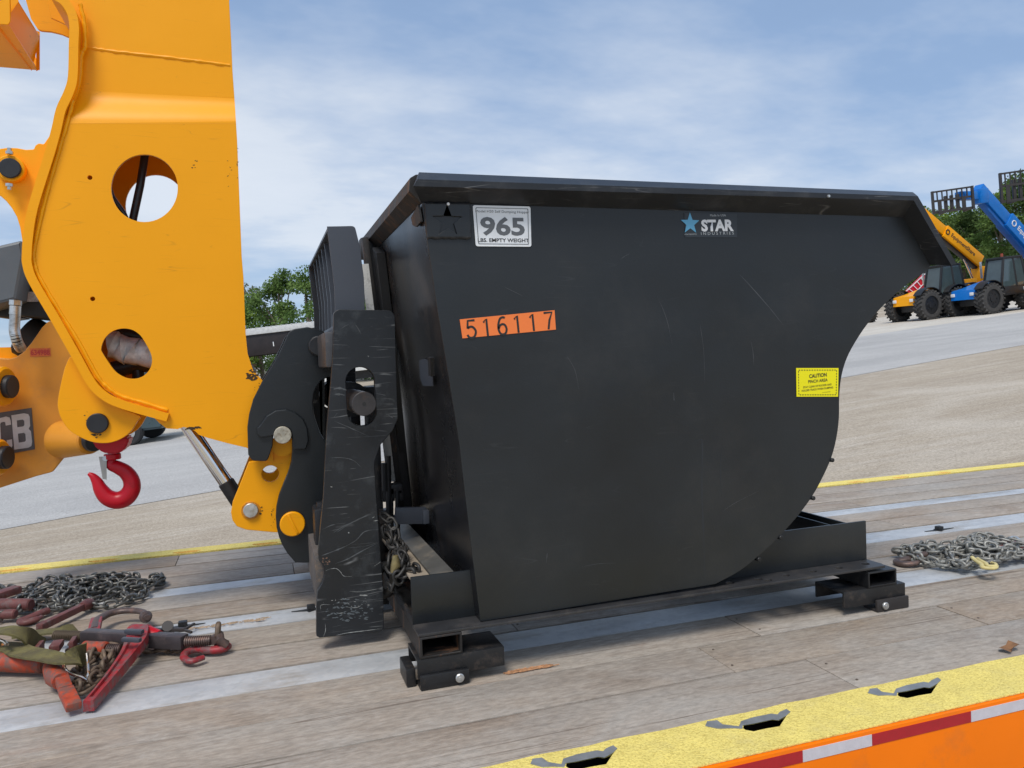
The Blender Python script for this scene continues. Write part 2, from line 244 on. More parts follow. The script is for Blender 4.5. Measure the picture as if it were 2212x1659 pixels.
def leaf_mat(name, col, col2):
    m = bpy.data.materials.new(name); m.use_nodes = True; t = m.node_tree; n = t.nodes; l = t.links; b = n['Principled BSDF']
    tc = n.new('ShaderNodeTexCoord'); z = n.new('ShaderNodeTexNoise'); z.inputs['Scale'].default_value = 0.9; z.inputs['Detail'].default_value = 5; l.new(tc.outputs['Object'], z.inputs[0])
    r = n.new('ShaderNodeValToRGB'); l.new(z.outputs['Fac'], r.inputs[0]); r.color_ramp.elements[0].position = 0.35; r.color_ramp.elements[0].color = (*col, 1); r.color_ramp.elements[1].position = 0.65; r.color_ramp.elements[1].color = (*col2, 1)
    l.new(r.outputs[0], b.inputs['Base Color']); b.inputs['Roughness'].default_value = 0.7; b.inputs['Specular IOR Level'].default_value = 0.2
    tr = n.new('ShaderNodeBsdfTranslucent'); l.new(r.outputs[0], tr.inputs[0]); mx = n.new('ShaderNodeMixShader'); mx.inputs[0].default_value = 0.25
    l.new(b.outputs[0], mx.inputs[1]); l.new(tr.outputs[0], mx.inputs[2]); l.new(mx.outputs[0], n['Material Output'].inputs[0]); return m

# ------------------------------------------------------------------ building helpers
def wm(o):
    if o is None: return Matrix.Identity(4)
    return wm(o.parent) @ o.matrix_basis
def finish(name, me, material, parent=None, sharp=35, world=True, smooth=True):
    """link a mesh given in world coordinates as one object"""
    if smooth:
        for p in me.polygons: p.use_smooth = True
        try: me.set_sharp_from_angle(angle=R(sharp))
        except Exception: pass
    me.name = name; me.materials.clear()
    for mt in (material if isinstance(material, (list, tuple)) else [material]): me.materials.append(mt)
    if parent is not None and world: me.transform(wm(parent).inverted())
    o = bpy.data.objects.new(name, me); C.objects.link(o)
    if parent is not None: o.parent = parent
    return o
def tag(o, label=None, cat=None, group=None, kind=None):
    if label: o['label'] = label
    if cat: o['category'] = cat
    if group: o['group'] = group
    if kind: o['kind'] = kind
    return o
def thing(name, loc, label, cat, group=None, rot=None):
    o = bpy.data.objects.new(name, None); C.objects.link(o); o.empty_display_size = 0.1
    o.matrix_basis = Matrix.Translation(Vector(loc)) @ (rot.to_4x4() if rot is not None else Matrix.Identity(4))
    return tag(o, label, cat, group)
def copy_tree(o, parent=None):
    c = o.copy(); C.objects.link(c)
    if parent is not None: c.parent = parent
    for ch in [x for x in bpy.data.objects if x.parent == o]: copy_tree(ch, c)
    return c

class MB:
    def __init__(s): s.bm = bmesh.new()
    def box(s, x0, x1, y0, y1, z0, z1, bev=0.0, M=None):
        r = bmesh.ops.create_cube(s.bm, size=1.0); vs = r['verts']
        for v in vs: v.co = Vector(((x0 + x1) / 2 + v.co.x * (x1 - x0), (y0 + y1) / 2 + v.co.y * (y1 - y0), (z0 + z1) / 2 + v.co.z * (z1 - z0)))
        if bev > 0:
            es = {e for v in vs for e in v.link_edges}
            q = bmesh.ops.bevel(s.bm, geom=list(es), offset=bev, segments=2, profile=0.6, affect='EDGES'); vs = list({v for f in q['faces'] for v in f.verts} | {v for v in vs if v.is_valid})
        if M is not None:
            for v in vs: v.co = M @ v.co
        return s
    def bar(s, p0, p1, w, h, bev=0.0, up=Vector((0, 0, 1))):
        p0, p1 = Vector(p0), Vector(p1); d = p1 - p0; X = d.normalized(); Y = up.cross(X)
        if Y.length < 1e-4: Y = Vector((0, 1, 0)).cross(X)
        Y.normalize(); Z = X.cross(Y)
        M = Matrix.Translation((p0 + p1) / 2) @ Matrix((X, Y, Z)).transposed().to_4x4()
        return s.box(-d.length / 2, d.length / 2, -w / 2, w / 2, -h / 2, h / 2, bev, M)
    def cyl(s, p0, p1, r0, r1=None, seg=24, bev=0.0, cap=True):
        p0, p1 = Vector(p0), Vector(p1); r1 = r0 if r1 is None else r1; d = p1 - p0
        q = d.to_track_quat('Z', 'Y').to_matrix()
        prof = [(0, r0), (d.length, r1)] if bev <= 0 else [(0, r0 - bev), (bev, r0), (d.length - bev, r1), (d.length, r1 - bev)]
        rings = [[s.bm.verts.new(p0 + q @ Vector((r * math.cos(6.2831853 * i / seg), r * math.sin(6.2831853 * i / seg), h))) for i in range(seg)] for h, r in prof]
        for a, b in zip(rings, rings[1:]):
            for i in range(seg): s.bm.faces.new((a[i], a[(i + 1) % seg], b[(i + 1) % seg], b[i]))
        if cap: s.bm.faces.new(rings[0][::-1]); s.bm.faces.new(rings[-1])
        return s
    def tube(s, pts, r, seg=10, closed=False, cap=True, flat=1.0):
        pts = [Vector(p) for p in pts]; n = len(pts); rr = r if isinstance(r, (list, tuple)) else [r] * n
        rings = []; prev = None
        for i, p in enumerate(pts):
            a = pts[(i - 1) % n] if (closed or i > 0) else p; b = pts[(i + 1) % n] if (closed or i < n - 1) else p
            t = (b - a).normalized()
            if prev is None: u = t.orthogonal().normalized() if abs(t.z) > 0.9 else Vector((0, 0, 1)).cross(t).normalized()
            else: u = (prev - t * prev.dot(t)).normalized()
            prev = u; v = t.cross(u)
            rings.append([s.bm.verts.new(p + (u * math.cos(6.2831853 * k / seg) + v * math.sin(6.2831853 * k / seg) * flat) * rr[i]) for k in range(seg)])
        for i in range(n if closed else n - 1):
            a, b = rings[i], rings[(i + 1) % n]
            for k in range(seg): s.bm.faces.new((a[k], a[(k + 1) % seg], b[(k + 1) % seg], b[k]))
        if cap and not closed: s.bm.faces.new(rings[0][::-1]); s.bm.faces.new(rings[-1])
        return s
    def loft(s, loops, closed_path=False, cap=True):
        rings = [[s.bm.verts.new(Vector(p)) for p in lp] for lp in loops]; n = len(rings[0])
        for i in range(len(rings) if closed_path else len(rings) - 1):
            a, b = rings[i], rings[(i + 1) % len(rings)]
            for k in range(n): s.bm.faces.new((a[k], a[(k + 1) % n], b[(k + 1) % n], b[k]))
        if cap and not closed_path: s.bm.faces.new(rings[0][::-1]); s.bm.faces.new(rings[-1])
        return s
    def quad(s, *p): s.bm.faces.new([s.bm.verts.new(Vector(q)) for q in p]); return s
    def mesh(s):
        bmesh.ops.recalc_face_normals(s.bm, faces=s.bm.faces)
        me = bpy.data.meshes.new('m'); s.bm.to_mesh(me); s.bm.free(); return me
    def build(s, name, material, parent=None, sharp=35, world=True, label=None):
        o = finish(name, s.mesh(), material, parent, sharp, world)
        if label: o['label'] = label
        return o

def rounded(pts, seg=6):
    """closed polygon with optional third value = corner radius"""
    out = []; n = len(pts)
    for i, p in enumerate(pts):
        if len(p) < 3 or p[2] <= 0: out.append((p[0], p[1])); continue
        P = Vector(p[:2]); A = Vector(pts[i - 1][:2]) - P; B = Vector(pts[(i + 1) % n][:2]) - P
        la, lb = A.length, B.length; A.normalize(); B.normalize(); ang = math.acos(max(-1, min(1, A.dot(B))))
        if ang > 3.1: out.append((P.x, P.y)); continue
        d = min(p[2] / math.tan(ang / 2), la * 0.48, lb * 0.48); r = d * math.tan(ang / 2)
        c = P + (A + B).normalized() * (r / math.sin(ang / 2)); s = P + A * d - c; e = P + B * d - c
        a0 = math.atan2(s.y, s.x); a1 = math.atan2(e.y, e.x); da = (a1 - a0 + math.pi) % (2 * math.pi) - math.pi
        for k in range(seg + 1): a = a0 + da * k / seg; out.append((c.x + r * math.cos(a), c.y + r * math.sin(a)))
    return out
def circle(cx, cy, r, n=32, ry=None, rot=0.0):
    ry = ry or r; return [(cx + r * math.cos(a) * math.cos(rot) - ry * math.sin(a) * math.sin(rot), cy + r * math.cos(a) * math.sin(rot) + ry * math.sin(a) * math.cos(rot)) for a in [6.2831853 * i / n for i in range(n)]]
def spline(pts, n=6, closed=False):
    """Catmull-Rom through points of any dimension"""
    P = [Vector(p) for p in pts]; out = []; m_ = len(P)
    for i in range(m_ if closed else m_ - 1):
        p1, p2 = P[i], P[(i + 1) % m_]
        p0 = P[(i - 1) % m_] if (closed or i > 0) else p1; p3 = P[(i + 2) % m_] if (closed or i < m_ - 2) else p2
        for k in range(n):
            t = k / n; out.append(0.5 * ((2 * p1) + (p2 - p0) * t + (2 * p0 - 5 * p1 + 4 * p2 - p3) * t * t + (3 * p1 - p0 - 3 * p2 + p3) * t ** 3))
    if not closed: out.append(P[-1])
    return [tuple(p) for p in out]
def plate_mesh(outer, holes, thick, bev=0.001):
    """flat plate: outline and holes in local XY, thickness along Z, centred"""
    cu = bpy.data.curves.new('c', 'CURVE'); cu.dimensions = '2D'; cu.fill_mode = 'BOTH'
    bev = min(bev, thick * 0.45); cu.extrude = max(0.00005, thick / 2 - bev); cu.bevel_depth = bev; cu.bevel_resolution = 1; cu.offset = -bev
    for lp in [outer] + list(holes):
        sp = cu.splines.new('POLY'); sp.points.add(len(lp) - 1); sp.use_cyclic_u = True
        for i, p in enumerate(lp): sp.points[i].co = (p[0], p[1], 0, 1)
    ob = bpy.data.objects.new('t', cu); me = bpy.data.meshes.new_from_object(ob)
    bpy.data.objects.remove(ob); bpy.data.curves.remove(cu); return me
def plate(name, outer, y0, y1, material, parent=None, holes=(), bev=0.0015, label=None, rot=None):
    """upright plate: outline in (x,z), from y0 (near face) to y1"""
    me = plate_mesh(outer, holes, abs(y1 - y0), bev)
    me.transform(Matrix.Translation((0, (y0 + y1) / 2, 0)) @ Matrix.Rotation(R(90), 4, 'X'))
    if rot is not None: me.transform(rot)
    o = finish(name, me, material, parent, 30)
    if label: o['label'] = label
    return o
def text_mesh(body, w=None, h=None, bold=0.0, ext=0.0):
    cu = bpy.data.curves.new('t', 'FONT'); cu.body = body; cu.align_x = 'CENTER'; cu.align_y = 'CENTER'; cu.size = 1; cu.offset = bold; cu.extrude = ext; cu.resolution_u = 3
    ob = bpy.data.objects.new('t', cu); me = bpy.data.meshes.new_from_object(ob); bpy.data.objects.remove(ob); bpy.data.curves.remove(cu)
    xs = [v.co.x for v in me.vertices]; ys = [v.co.y for v in me.vertices]
    cx_, cy_ = (min(xs) + max(xs)) / 2, (min(ys) + max(ys)) / 2; sx = w / (max(xs) - min(xs)) if w else None; sy = h / (max(ys) - min(ys)) if h else None
    sx = sx or sy; sy = sy or sx
    me.transform(Matrix.Diagonal((sx, sy, 1, 1)) @ Matrix.Translation((-cx_, -cy_, 0))); return me
def lettering(body, M, material, parent, w=None, h=None, bold=0.0, name='lettering'):
    """M maps the text's local XY onto the surface (world)"""
    me = text_mesh(body, w, h, bold); me.transform(M); return finish(name, me, material, parent, smooth=False)
def wallM(x, y, z, ang=0.0):      # text plane facing -Y
    return Matrix.Translation((x, y, z)) @ Matrix.Rotation(R(90), 4, 'X') @ Matrix.Rotation(ang, 4, 'Z')
def pinY(mb, u, v, y0, y1, rpx, seg=28, bev=0.0015, x=None, z=None):
    p = onY(u, v, y0); r = rpx * (p - EYE).dot(AXC) / FPX
    mb.cyl((p.x, y0, p.z), (p.x, y1, p.z), r, seg=seg, bev=bev); return p, r
AXC = Vector((AX.z, AY.z, AZ.z))      # viewing direction
def mpx(p): return (Vector(p) - EYE).dot(AXC) / FPX      # metres per photo pixel at a point

# soot and grease with ragged outlines where plates meet and round the pins
SOOT = mat('soot and grease', (0.05, 0.028, 0.008), 0.7, var=.4, vscale=60)
def grime(parent, u, v, ru, rv, y, n=9, seed=1, material=SOOT, sp=1.0):
    rnd = random.Random(seed); mbs = []
    for k in range(n):
        a = rnd.uniform(0, 6.28); d = rnd.random() ** .7; cu, cv = u + ru * d * math.cos(a), v + rv * d * math.sin(a); r_ = rnd.uniform(.8, 2.6) * sp; m_ = rnd.randint(6, 9); th = rnd.uniform(-.5, .5)
        pts = []
        for j in range(m_): q = 6.2832 * j / m_; rr = r_ * rnd.uniform(.4, 1.3); x_, y_ = rr * 2.2 * math.cos(q), rr * math.sin(q); pts.append((cu + x_ * math.cos(th) - y_ * math.sin(th), cv + x_ * math.sin(th) + y_ * math.cos(th)))
        mbs.append(XZ(pts, y))
    mb = MB()
    for k, pts in enumerate(mbs): yy = y - .0004 - .00005 * k; mb.bm.faces.new([mb.bm.verts.new((x, yy, z)) for x, z in pts])
    o = mb.build('grease_stains', material, parent); o['kind'] = 'stuff'; return o

# ------------------------------------------------------------------ the yard
GRAVEL = ground_mat('yard gravel', (0.38, 0.32, 0.25), (0.48, 0.42, 0.34), (0.58, 0.53, 0.46), (0.30, 0.255, 0.205), ang=R(-8))
ROADM = ground_mat('pale road surface', (0.41, 0.405, 0.40), (0.50, 0.495, 0.485), (0.36, 0.36, 0.36), (0.42, 0.415, 0.41), ang=R(-8))
VERGE = ground_mat('chalky verge', (0.54, 0.51, 0.46), (0.64, 0.61, 0.55), (0.50, 0.45, 0.38), (0.42, 0.38, 0.33))
mb = MB(); S = 1500
cs = [(-S, -S), (S, -S), (S, S), (-S, S)]
mb.quad(*[(x, y, gz(x, y)) for x, y in cs])
tag(mb.build('ground', GRAVEL), 'beige gravel yard around the trailer', None, None, 'structure')
def strip(name, material, ptsn, h, label, nsub=40):
    """sheet on the yard between two polylines given as (near, far) ground points"""
    mb = MB(); vs = [(mb.bm.verts.new(a + gZ * h), mb.bm.verts.new(b + gZ * h)) for a, b in ptsn]
    for (a, b), (c, d) in zip(vs, vs[1:]): mb.bm.faces.new((a, c, d, b))
    return tag(mb.build(name, material), label, None, None, 'structure')
A = onG(0, 1145); B = onG(2212, 745); d_ = (B - A)
F0 = onG(-100, 950); F1 = onG(2212, 682)
nr = []; K = 60
for i in range(K + 1):
    t = -2.5 + 9.0 * i / K; p = A + d_ * t; wob = 0.10 * math.sin(i * 2.3) + 0.07 * math.sin(i * 5.1)
    nr.append((p + gY * wob, p + gY * wob + (onG(2212, 690) - onG(2212, 745)) * 1.0))
# road: near edge as measured, far edge a constant width behind it
wv = onG(2000, 700) - onG(2000, 782)
perp = gZ.cross(d_.normalized()); 
if perp.dot(AXC) < 0: perp = -perp
WD = abs((onG(2100, 691) - A).dot(perp))
nr = [(a, a + perp * (WD + random.uniform(-.15, .15))) for a, b in nr]
strip('road', ROADM, nr, 0.006, 'pale grey compacted road crossing the yard')
nr2 = [(b - perp * 0.4, b + perp * 14) for a, b in nr]
strip('verge', VERGE, nr2, 0.003, 'chalky verge where the machines are parked')

# ------------------------------------------------------------------ the flatbed trailer
XL, XR = -5.0, 9.0
tr = thing('flatbed_trailer', (2, 1.4, -0.02), 'orange sided flatbed trailer with weathered plank deck and yellow edges', 'trailer')
rows = [(1.558, 1.770), (1.770, 1.967), (1.967, 2.165), (2.315, 2.510), (2.510, 2.712), (2.868, 3.048), (3.048, 3.232), (3.345, 3.53), (3.53, 3.72), (3.72, 3.925)]
cuts = {0: [-3.1, -1.3, 1.415, 4.0, 6.4], 1: [-2.2, -1.0, 1.19, 2.10, 4.9, 7.2], 2: [-3.6, -0.9, 1.415, 3.9, 6.6], 3: [-2.6, 0.75, 3.2, 6.1], 4: [-1.4, 1.6, 4.4, 7.0],
        5: [-3, 0.3, 2.9, 5.6], 6: [-1.9, 1.2, 4.1, 6.9], 7: [-2.7, 0.1, 3.1, 6.0], 8: [-1.6, 1.9, 4.6, 7.3], 9: [-3.2, -0.4, 2.4, 5.2]}
for i, (a, b) in enumerate(rows):
    xs = [XL] + cuts[i] + [XR]
    for x0, x1 in zip(xs, xs[1:]):
        g = 0.002 if i < 3 else 0.0065; dz = random.uniform(-0.002, 0.0)
        mb = MB(); mb.box(x0 + 0.0012, x1 - 0.0012, a + g, b - g, -0.038 + dz, dz, 0.0025)
        for v in mb.bm.verts: v.co.z += 0.0016 * mnoise.noise(Vector((v.co.x * 2, v.co.y * 9, i)))
        mb.build('plank', WOOD, tr)
sbm = MB(); sbm.cyl((0, 0, -.002), (0, 0, .0006), .0034, seg=8); sbm = sbm.mesh(); sbm.materials.append(mat('screw head', (0.12, 0.095, 0.075), .7, var=.3, vscale=60))
rnb = random.Random(5)
for i, (a, b) in enumerate(rows[:6]):
    for xj in cuts[i]:
        for y in (a + .045, b - .045):
            o = bpy.data.objects.new('screw', sbm); C.objects.link(o); o.parent = tr; o.matrix_basis = wm(tr).inverted() @ Matrix.Translation((xj + .022 + rnb.uniform(-.01, .01), y + rnb.uniform(-.008, .008), 0.0005))
for (a, b) in ((2.167, 2.313), (2.714, 2.866), (3.234, 3.343)):
    mb = MB(); mb.box(XL, XR, a + 0.002, b - 0.002, -0.045, -0.003, 0.002); mb.build('galvanised_strip', GALV, tr)
mb = MB(); mb.box(XL, XR, 1.56, 3.925, -0.09, -0.05); mb.build('subframe', mat('dirt packed subframe', (0.07, 0.045, 0.03), .9, var=.3), tr)
for y in (1.9, 3.4):
    mb = MB(); mb.box(XL, XR, y - 0.07, y + 0.07, -0.42, -0.09, 0.004); mb.build('chassis_beam', DARKM, tr)
# tie-down plates in the galvanised strips (dark bow-tie slots with a lug)
def tiedown(x, y, s=1.0):
    out = [(x - .085 * s, y + .004), (x - .02 * s, y + .009), (x - .012 * s, y + .022), (x + .012 * s, y + .022), (x + .02 * s, y + .009), (x + .09 * s, y + .002), (x + .02 * s, y - .009), (x - .012 * s, y - .024), (x - .02 * s, y - .009)]
    me = plate_mesh(out, [], 0.003, 0.0005); me.transform(Matrix.Translation((0, 0, -0.001))); o = finish('tie_down_slot', me, PIN, tr)
    mb = MB(); mb.box(x - 0.014, x + 0.014, y - 0.012, y + 0.014, -0.002, 0.016, 0.002); mb.build('lug', DARKM, o)
p = onZ(2029, 1144); tiedown(p.x, p.y)
p = onZ(2245, 1118); tiedown(p.x, p.y)
for (u, v) in ((672, 1316), (395, 1352)):
    p = onZ(u, v); tiedown(p.x, p.y, 0.8)
# near edge rail with torn stake slots
def slot_outline(u, v, k):
    base = [(-36, 7), (-34, -2), (-13, -5), (27, -14), (40, -12), (58, -20), (43, 3), (13, 8), (-13, 14), (-30, 11)]
    return [(onZ(u + a * k, v + b * k).x, onZ(u + a * k, v + b * k).y) for a, b in base]
def rim_outline(u, v, k):
    base = [(-117, -2), (-112, -12), (-92, -14), (-80, -5), (-44, -1), (-40, -12), (-14, -18), (26, -26), (38, -24), (44, -30), (58, -36), (66, -30), (58, -22), (41, -14.5), (27, -16), (-14, -7), (-36, -3.5), (-38, 4), (-60, 3), (-90, 4)]
    base = [(a, b + (5.5 if b > -17 else 3)) for a, b in base]; base = [(a * .9, b) if a < -60 and k != 1.0 else (a, b) for a, b in base]
    return [(onZ(u + a * k, v + b * k).x, onZ(u + a * k, v + b * k).y) for a, b in base]
slots = [(1262, 1652, 1.1), (1641, 1570, 1.0), (1972, 1499, 0.92)]
so_ = [slot_outline(*s) for s in slots]
dxs = onZ(1650, 1570).x - onZ(1258, 1651).x
proto_slot = so_[1]
allslots = list(so_)
for k in range(2, 9): allslots.append([(x + dxs * 1.0 * k, y) for x, y in proto_slot])
for k in range(2, 9): allslots.append([(x - dxs * 1.0 * k, y) for x, y in proto_slot])
near = [(XL, 1.386), (XR, 1.386)] + [(XR - (XR - XL) * i / 240, 1.553 + 0.0022 * math.sin(i * 1.7) + random.uniform(-.002, .002)) for i in range(241)]
me = plate_mesh(near, [s for s in allslots if XL + .1 < s[0][0] < XR - .3], 0.005, 0.001); me.transform(Matrix.Translation((0, 0, 0.0025)))
finish('edge_rail', me, YSAND, tr)['label'] = 'near yellow gritty edge rail'
for k_, q_ in enumerate(slots):
    me = plate_mesh([(x + random.uniform(-.0015, .0015), y) for x, y in rim_outline(*q_)], [], 0.0014, 0.0003); me.transform(Matrix.Translation((0, 0, 0.0060)))
    finish('slot_rim', me, WSTEEL, tr)
mb = MB(); mb.box(XL, XR, 1.395, 1.552, -0.075, -0.06); mb.box(XL, XR, 1.5525, 1.557, -0.075, -0.008); mb.build('slot_shade_liner', INK, tr)  # black liner under the slots, standing for the shade inside the hollow rail
def far_rail():
    out = [(XL, 3.93), (XR, 3.93), (XR, 4.03), (XL, 4.03)]; hs = []
    for k in range(-6, 14):
        x = onZ(405, 1184).x + dxs * 0.0 + k * 0.36
        if XL + .3 < x < XR - .3: hs.append([(x - .06, 3.955), (x - .03, 3.935), (x + .05, 3.935), (x + .085, 3.962), (x + .03, 3.975), (x - .05, 3.972)])
    me = plate_mesh(out, hs, 0.012, 0.001); me.transform(Matrix.Translation((0, 0, -0.001))); finish('edge_rail', me, YSAND, tr)['label'] = 'far yellow gritty edge rail'
far_rail()
mb = MB(); mb.box(XL, XR, 3.94, 4.03, -0.2, -0.0075, 0.002); mb.build('side_beam', ORT, tr)
# near side: orange lip, web, bottom flange, tape
mb = MB(); mb.box(XL, XR, 1.378, 1.394, -0.30, -0.0006, 0.002); mb.build('side_beam', ORT, tr)
mb = MB(); mb.box(XL, XR, 1.37, 1.50, -0.315, -0.302, 0.003); mb.build('bottom_flange', ORT, tr)
x0 = onY(1734, 1600, 1.376).x; x1 = onY(1884, 1570, 1.376).x; x2 = onY(2098, 1520, 1.376).x
zt = -0.009; hT = 0.026; LW = x1 - x0; LR = x2 - x1; x = x0 - 6 * (LW + LR)
while x < XR - 0.6:
    for Lx, M_ in ((LW, TAPEW), (LR, TAPER)):
        mb = MB(); mb.box(x + 0.0005, x + Lx - 0.0005, 1.3768, 1.3782, zt - hT, zt); mb.build('reflective_tape', M_, tr, world=True); x += Lx

# ------------------------------------------------------------------ the self dumping hopper
hp = thing('dumping_hopper', (1.15, 2.53, 0), 'large black steel self dumping hopper standing on the trailer deck', 'hopper')
YP, YF = 2.02, 3.06
lft = XZ([(910, 440), (923.6, 524), (945.8, 675), (961, 764), (991.5, 951), (1013.7, 1143.8), (1038, 1343)], YP)
arc_px = [(2004, 584), (1955, 618), (1911.4, 656.8), (1878.8, 693.6), (1852, 732), (1829.5, 773.6), (1817.5, 815), (1813.2, 858), (1812.6, 901), (1807.7, 942.4), (1797.5, 984), (1780, 1025.4), (1756, 1069.8), (1727, 1110), (1690, 1152), (1650, 1191), (1600, 1232), (1545, 1262)]
arc = [tuple(p) for p in spline(XZ(arc_px, YP), 4)]
trt = XZ([(1950, 468), (2007, 568)], YP)
side = [(lft[0][0], lft[0][1] + .022), (trt[0][0] + .006, trt[0][1] + .022), (trt[1][0] + .016, trt[1][1] + .008)] + arc + [(lft[-1][0] + 0.02, 0.1495), (lft[-1][0], 0.1495)] + lft[::-1][1:-1]
plate('side_panel', side, YP, YP + 0.006, BLACK, hp, bev=0.001)
plate('side_panel', side, YF - 0.006, YF, BLACK, hp, bev=0.001)
# rear wall (sloped) and drum sheet
mb = MB(); lo = [(x + 0.001, z) for x, z in lft]; lo[0] = (lo[0][0] - .001, lo[0][1] + .02)
for (xa, za), (xb, zb) in zip(lo, lo[1:]):
    mb.quad((xa, YP + 0.006, za), (xb, YP + 0.006, zb), (xb, YF - 0.006, zb), (xa, YF - 0.006, za)); 
    mb.quad((xa + .006, YP + 0.006, za), (xa + .006, YF - 0.006, za), (xb + .006, YF - 0.006, zb), (xb + .006, YP + 0.006, zb))
BACKW = mat('rear wall paint', (0.012, 0.012, 0.014), 0.28, var=0.25, vscale=2.5, dirt=(0.12, 0.09, 0.07), dirt_amt=0.3, dirt_scale=4, bump=0.04)
mb.build('rear_wall', BACKW, hp)
mb = MB(); cs_ = [(x - 0.001, z + 0.001) for x, z in arc]
for (xa, za), (xb, zb) in zip(cs_, cs_[1:]): mb.quad((xa, YP + 0.006, za), (xb, YP + 0.006, zb), (xb, YF - 0.006, zb), (xa, YF - 0.006, za))
mb.build('drum_sheet', BLACK, hp, 60)
mb = MB(); a_, b_ = trt[1], arc[0]
mb.bar((a_[0], (YP + YF) / 2, a_[1]), (b_[0], (YP + YF) / 2, b_[1]), YF - YP - .014, 0.008); mb.build('lip_edge', RIMM, hp)
# rocker studs along the drum
for (u, v) in ((1799, 991), (1758, 1073), (1688, 1158), (1641, 1205)):
    p = onY(u, v, YP); mb = MB(); mb.cyl((p.x - 0.004, YP - 0.006, p.z - .004), (p.x - 0.004, YP + 0.03, p.z - .004), 0.007, seg=12, bev=0.0015); mb.build('rocker_stud', DARKM, hp)
# rim: flared flange, near side + slanted end
YO = 1.962
I0, I1, I2 = [onY(u, v, YP) for u, v in ((910, 438), (1950, 469), (2008, 572))]
O0, O1, O2 = [onY(u, v, YO) for u, v in ((893, 402), (1974, 433), (2055, 573))]
T0, T1, T2 = [onY(u, v, YO + 0.034) for u, v in ((905, 372), (1972, 415), (2057, 569))]
def rimloop(I, O, T, U): return [(I.x, I.y - 0.0005, I.z), (O.x, O.y, O.z), (O.x * .5 + T.x * .5, O.y - .001, O.z * .6 + T.z * .4), (T.x, T.y, T.z), (U[0], YP + 0.004, U[1]), (I.x * .9 + U[0] * .1, YP - .0005, I.z + 0.012)]
def up(T, dx=0.0): return (T.x + dx, T.z + 0.001)
mb = MB(); mb.loft([rimloop(I0, O0, T0, up(T0, 0.03)), rimloop(I1, O1, T1, up(T1, -0.012)), rimloop(I2, O2, T2, (T2.x - 0.014, T2.z))]); mb.build('rim', RIMM, hp, 25)
# rear rim
xi, zi = I0.x, I0.z; xo, zo = O0.x, O0.z; xt, zt_ = T0.x, T0.z
mb = MB(); mb.loft([[(xi, y, zi), (xo, y, zo), (xo + 0.004, y, zt_ - 0.01), (xt - .004, y, zt_ - 0.001), (xi + 0.02, y, zt_ + 0.0005), (xi + 0.004, y, zi + 0.01)] for y in (YP - 0.0015, YF + 0.05)]); mb.build('rim', RUSTY, hp, 25)['label'] = 'rust stained rear rim'
mb = MB(); mb.loft([[(x, YF - 0.001, z0), (x, YF + 0.055, z0 + .035), (x, YF + .05, z0 + .078), (x, YF - 0.003, z0 + .079)] for x, z0 in ((xi + 0.022, zi), (I1.x, I1.z))]); mb.build('rim', RIMM, hp, 25)
# far lip flange
def bolt(mb, x, y, z, r=0.006): mb.cyl((x, y, z), (x, y - 0.004, z), r, seg=6)
p = onY(1789, 424, YO); mb = MB(); mb.cyl((p.x, YO + .004, p.z), (p.x, YO - 0.005, p.z), 0.006, 0.004, seg=10); mb.build('grease_nipple', ZINC, hp)
# star badge plate
bc = XZ([(920, 440), (1014, 441), (1016, 512), (925, 512)], YP - 0.008)
def star(cx, cz, r, ri=0.42, rot=0): return [(cx + (r if k % 2 == 0 else r * ri) * math.sin(rot + math.pi * k / 5), cz + (r if k % 2 == 0 else r * ri) * math.cos(rot + math.pi * k / 5)) for k in range(10)]
scx, scz = onY(967, 478, YP - .008).x, onY(967, 478, YP - .008).z
bp_ = plate('star_badge', rounded([(x, z, 0.003) for x, z in bc]), YP - 0.0085, YP - 0.003, BLACK, hp, holes=[star(scx, scz, 0.042)], bev=0.0012)
plate('badge_backing', [(bc[0][0] + .002, bc[0][1] - .002), (bc[1][0] - .002, bc[1][1] - .002), (bc[2][0] - .002, bc[2][1] + .002), (bc[3][0] + .002, bc[3][1] + .002)], YP - 0.0028, YP - 0.0005, BLACK, bp_, bev=0.0003)
mb = MB()
for a, b in ((bc[0], bc[1]), (bc[1], bc[2]), (bc[2], bc[3]), (bc[3], bc[0])):
    n_ = 12; mb.tube([(a[0] + (b[0] - a[0]) * i / n_ + random.uniform(-.001, .001), YP - 0.004, a[1] + (b[1] - a[1]) * i / n_ + random.uniform(-.001, .001)) for i in range(n_ + 1)], [0.0042 * random.uniform(.7, 1.25) for _ in range(n_ + 1)], 6)
mb.build('weld_bead', PIN, bp_)
mb = MB(); p = onY(968, 441, YP - .01); mb.cyl((p.x, YP - .009, p.z), (p.x, YP - .013, p.z), .004, seg=8); mb.build('grease_dab', WHITE, bp_)
# placard
def sticker(name, px, y, material, rad=0.0, bev=0.0003, th=0.0012):
    q = XZ(px, y); o = plate(name, rounded([(x, z, rad) for x, z in q]), y, y + th, material, hp, bev=bev); return o, q
pl, q = sticker('weight_placard', [(1021, 443), (1146, 446), (1148, 533), (1028, 532)], YP - 0.003, PLAC, 0.006, th=0.0022)
ax_ = math.atan2(q[1][1] - q[0][1], q[1][0] - q[0][0])
def at(px, y): p = onY(px[0], px[1], y); return p.x, p.z
y_ = YP - 0.0036
x, z = at((1086, 458), y_); lettering('Model H20 Self Dumping Hopper', wallM(x, y_, z, ax_), PLGREY, pl, w=0.155, h=0.009)
x, z = at((1086, 489), y_); lettering('965', wallM(x, y_, z, ax_), PLGREY, pl, w=0.128, h=0.052, bold=0.03)
x, z = at((1088, 519), y_); lettering('LBS. EMPTY WEIGHT', wallM(x, y_, z, ax_), INK, pl, w=0.148, h=0.0105, bold=0.02)
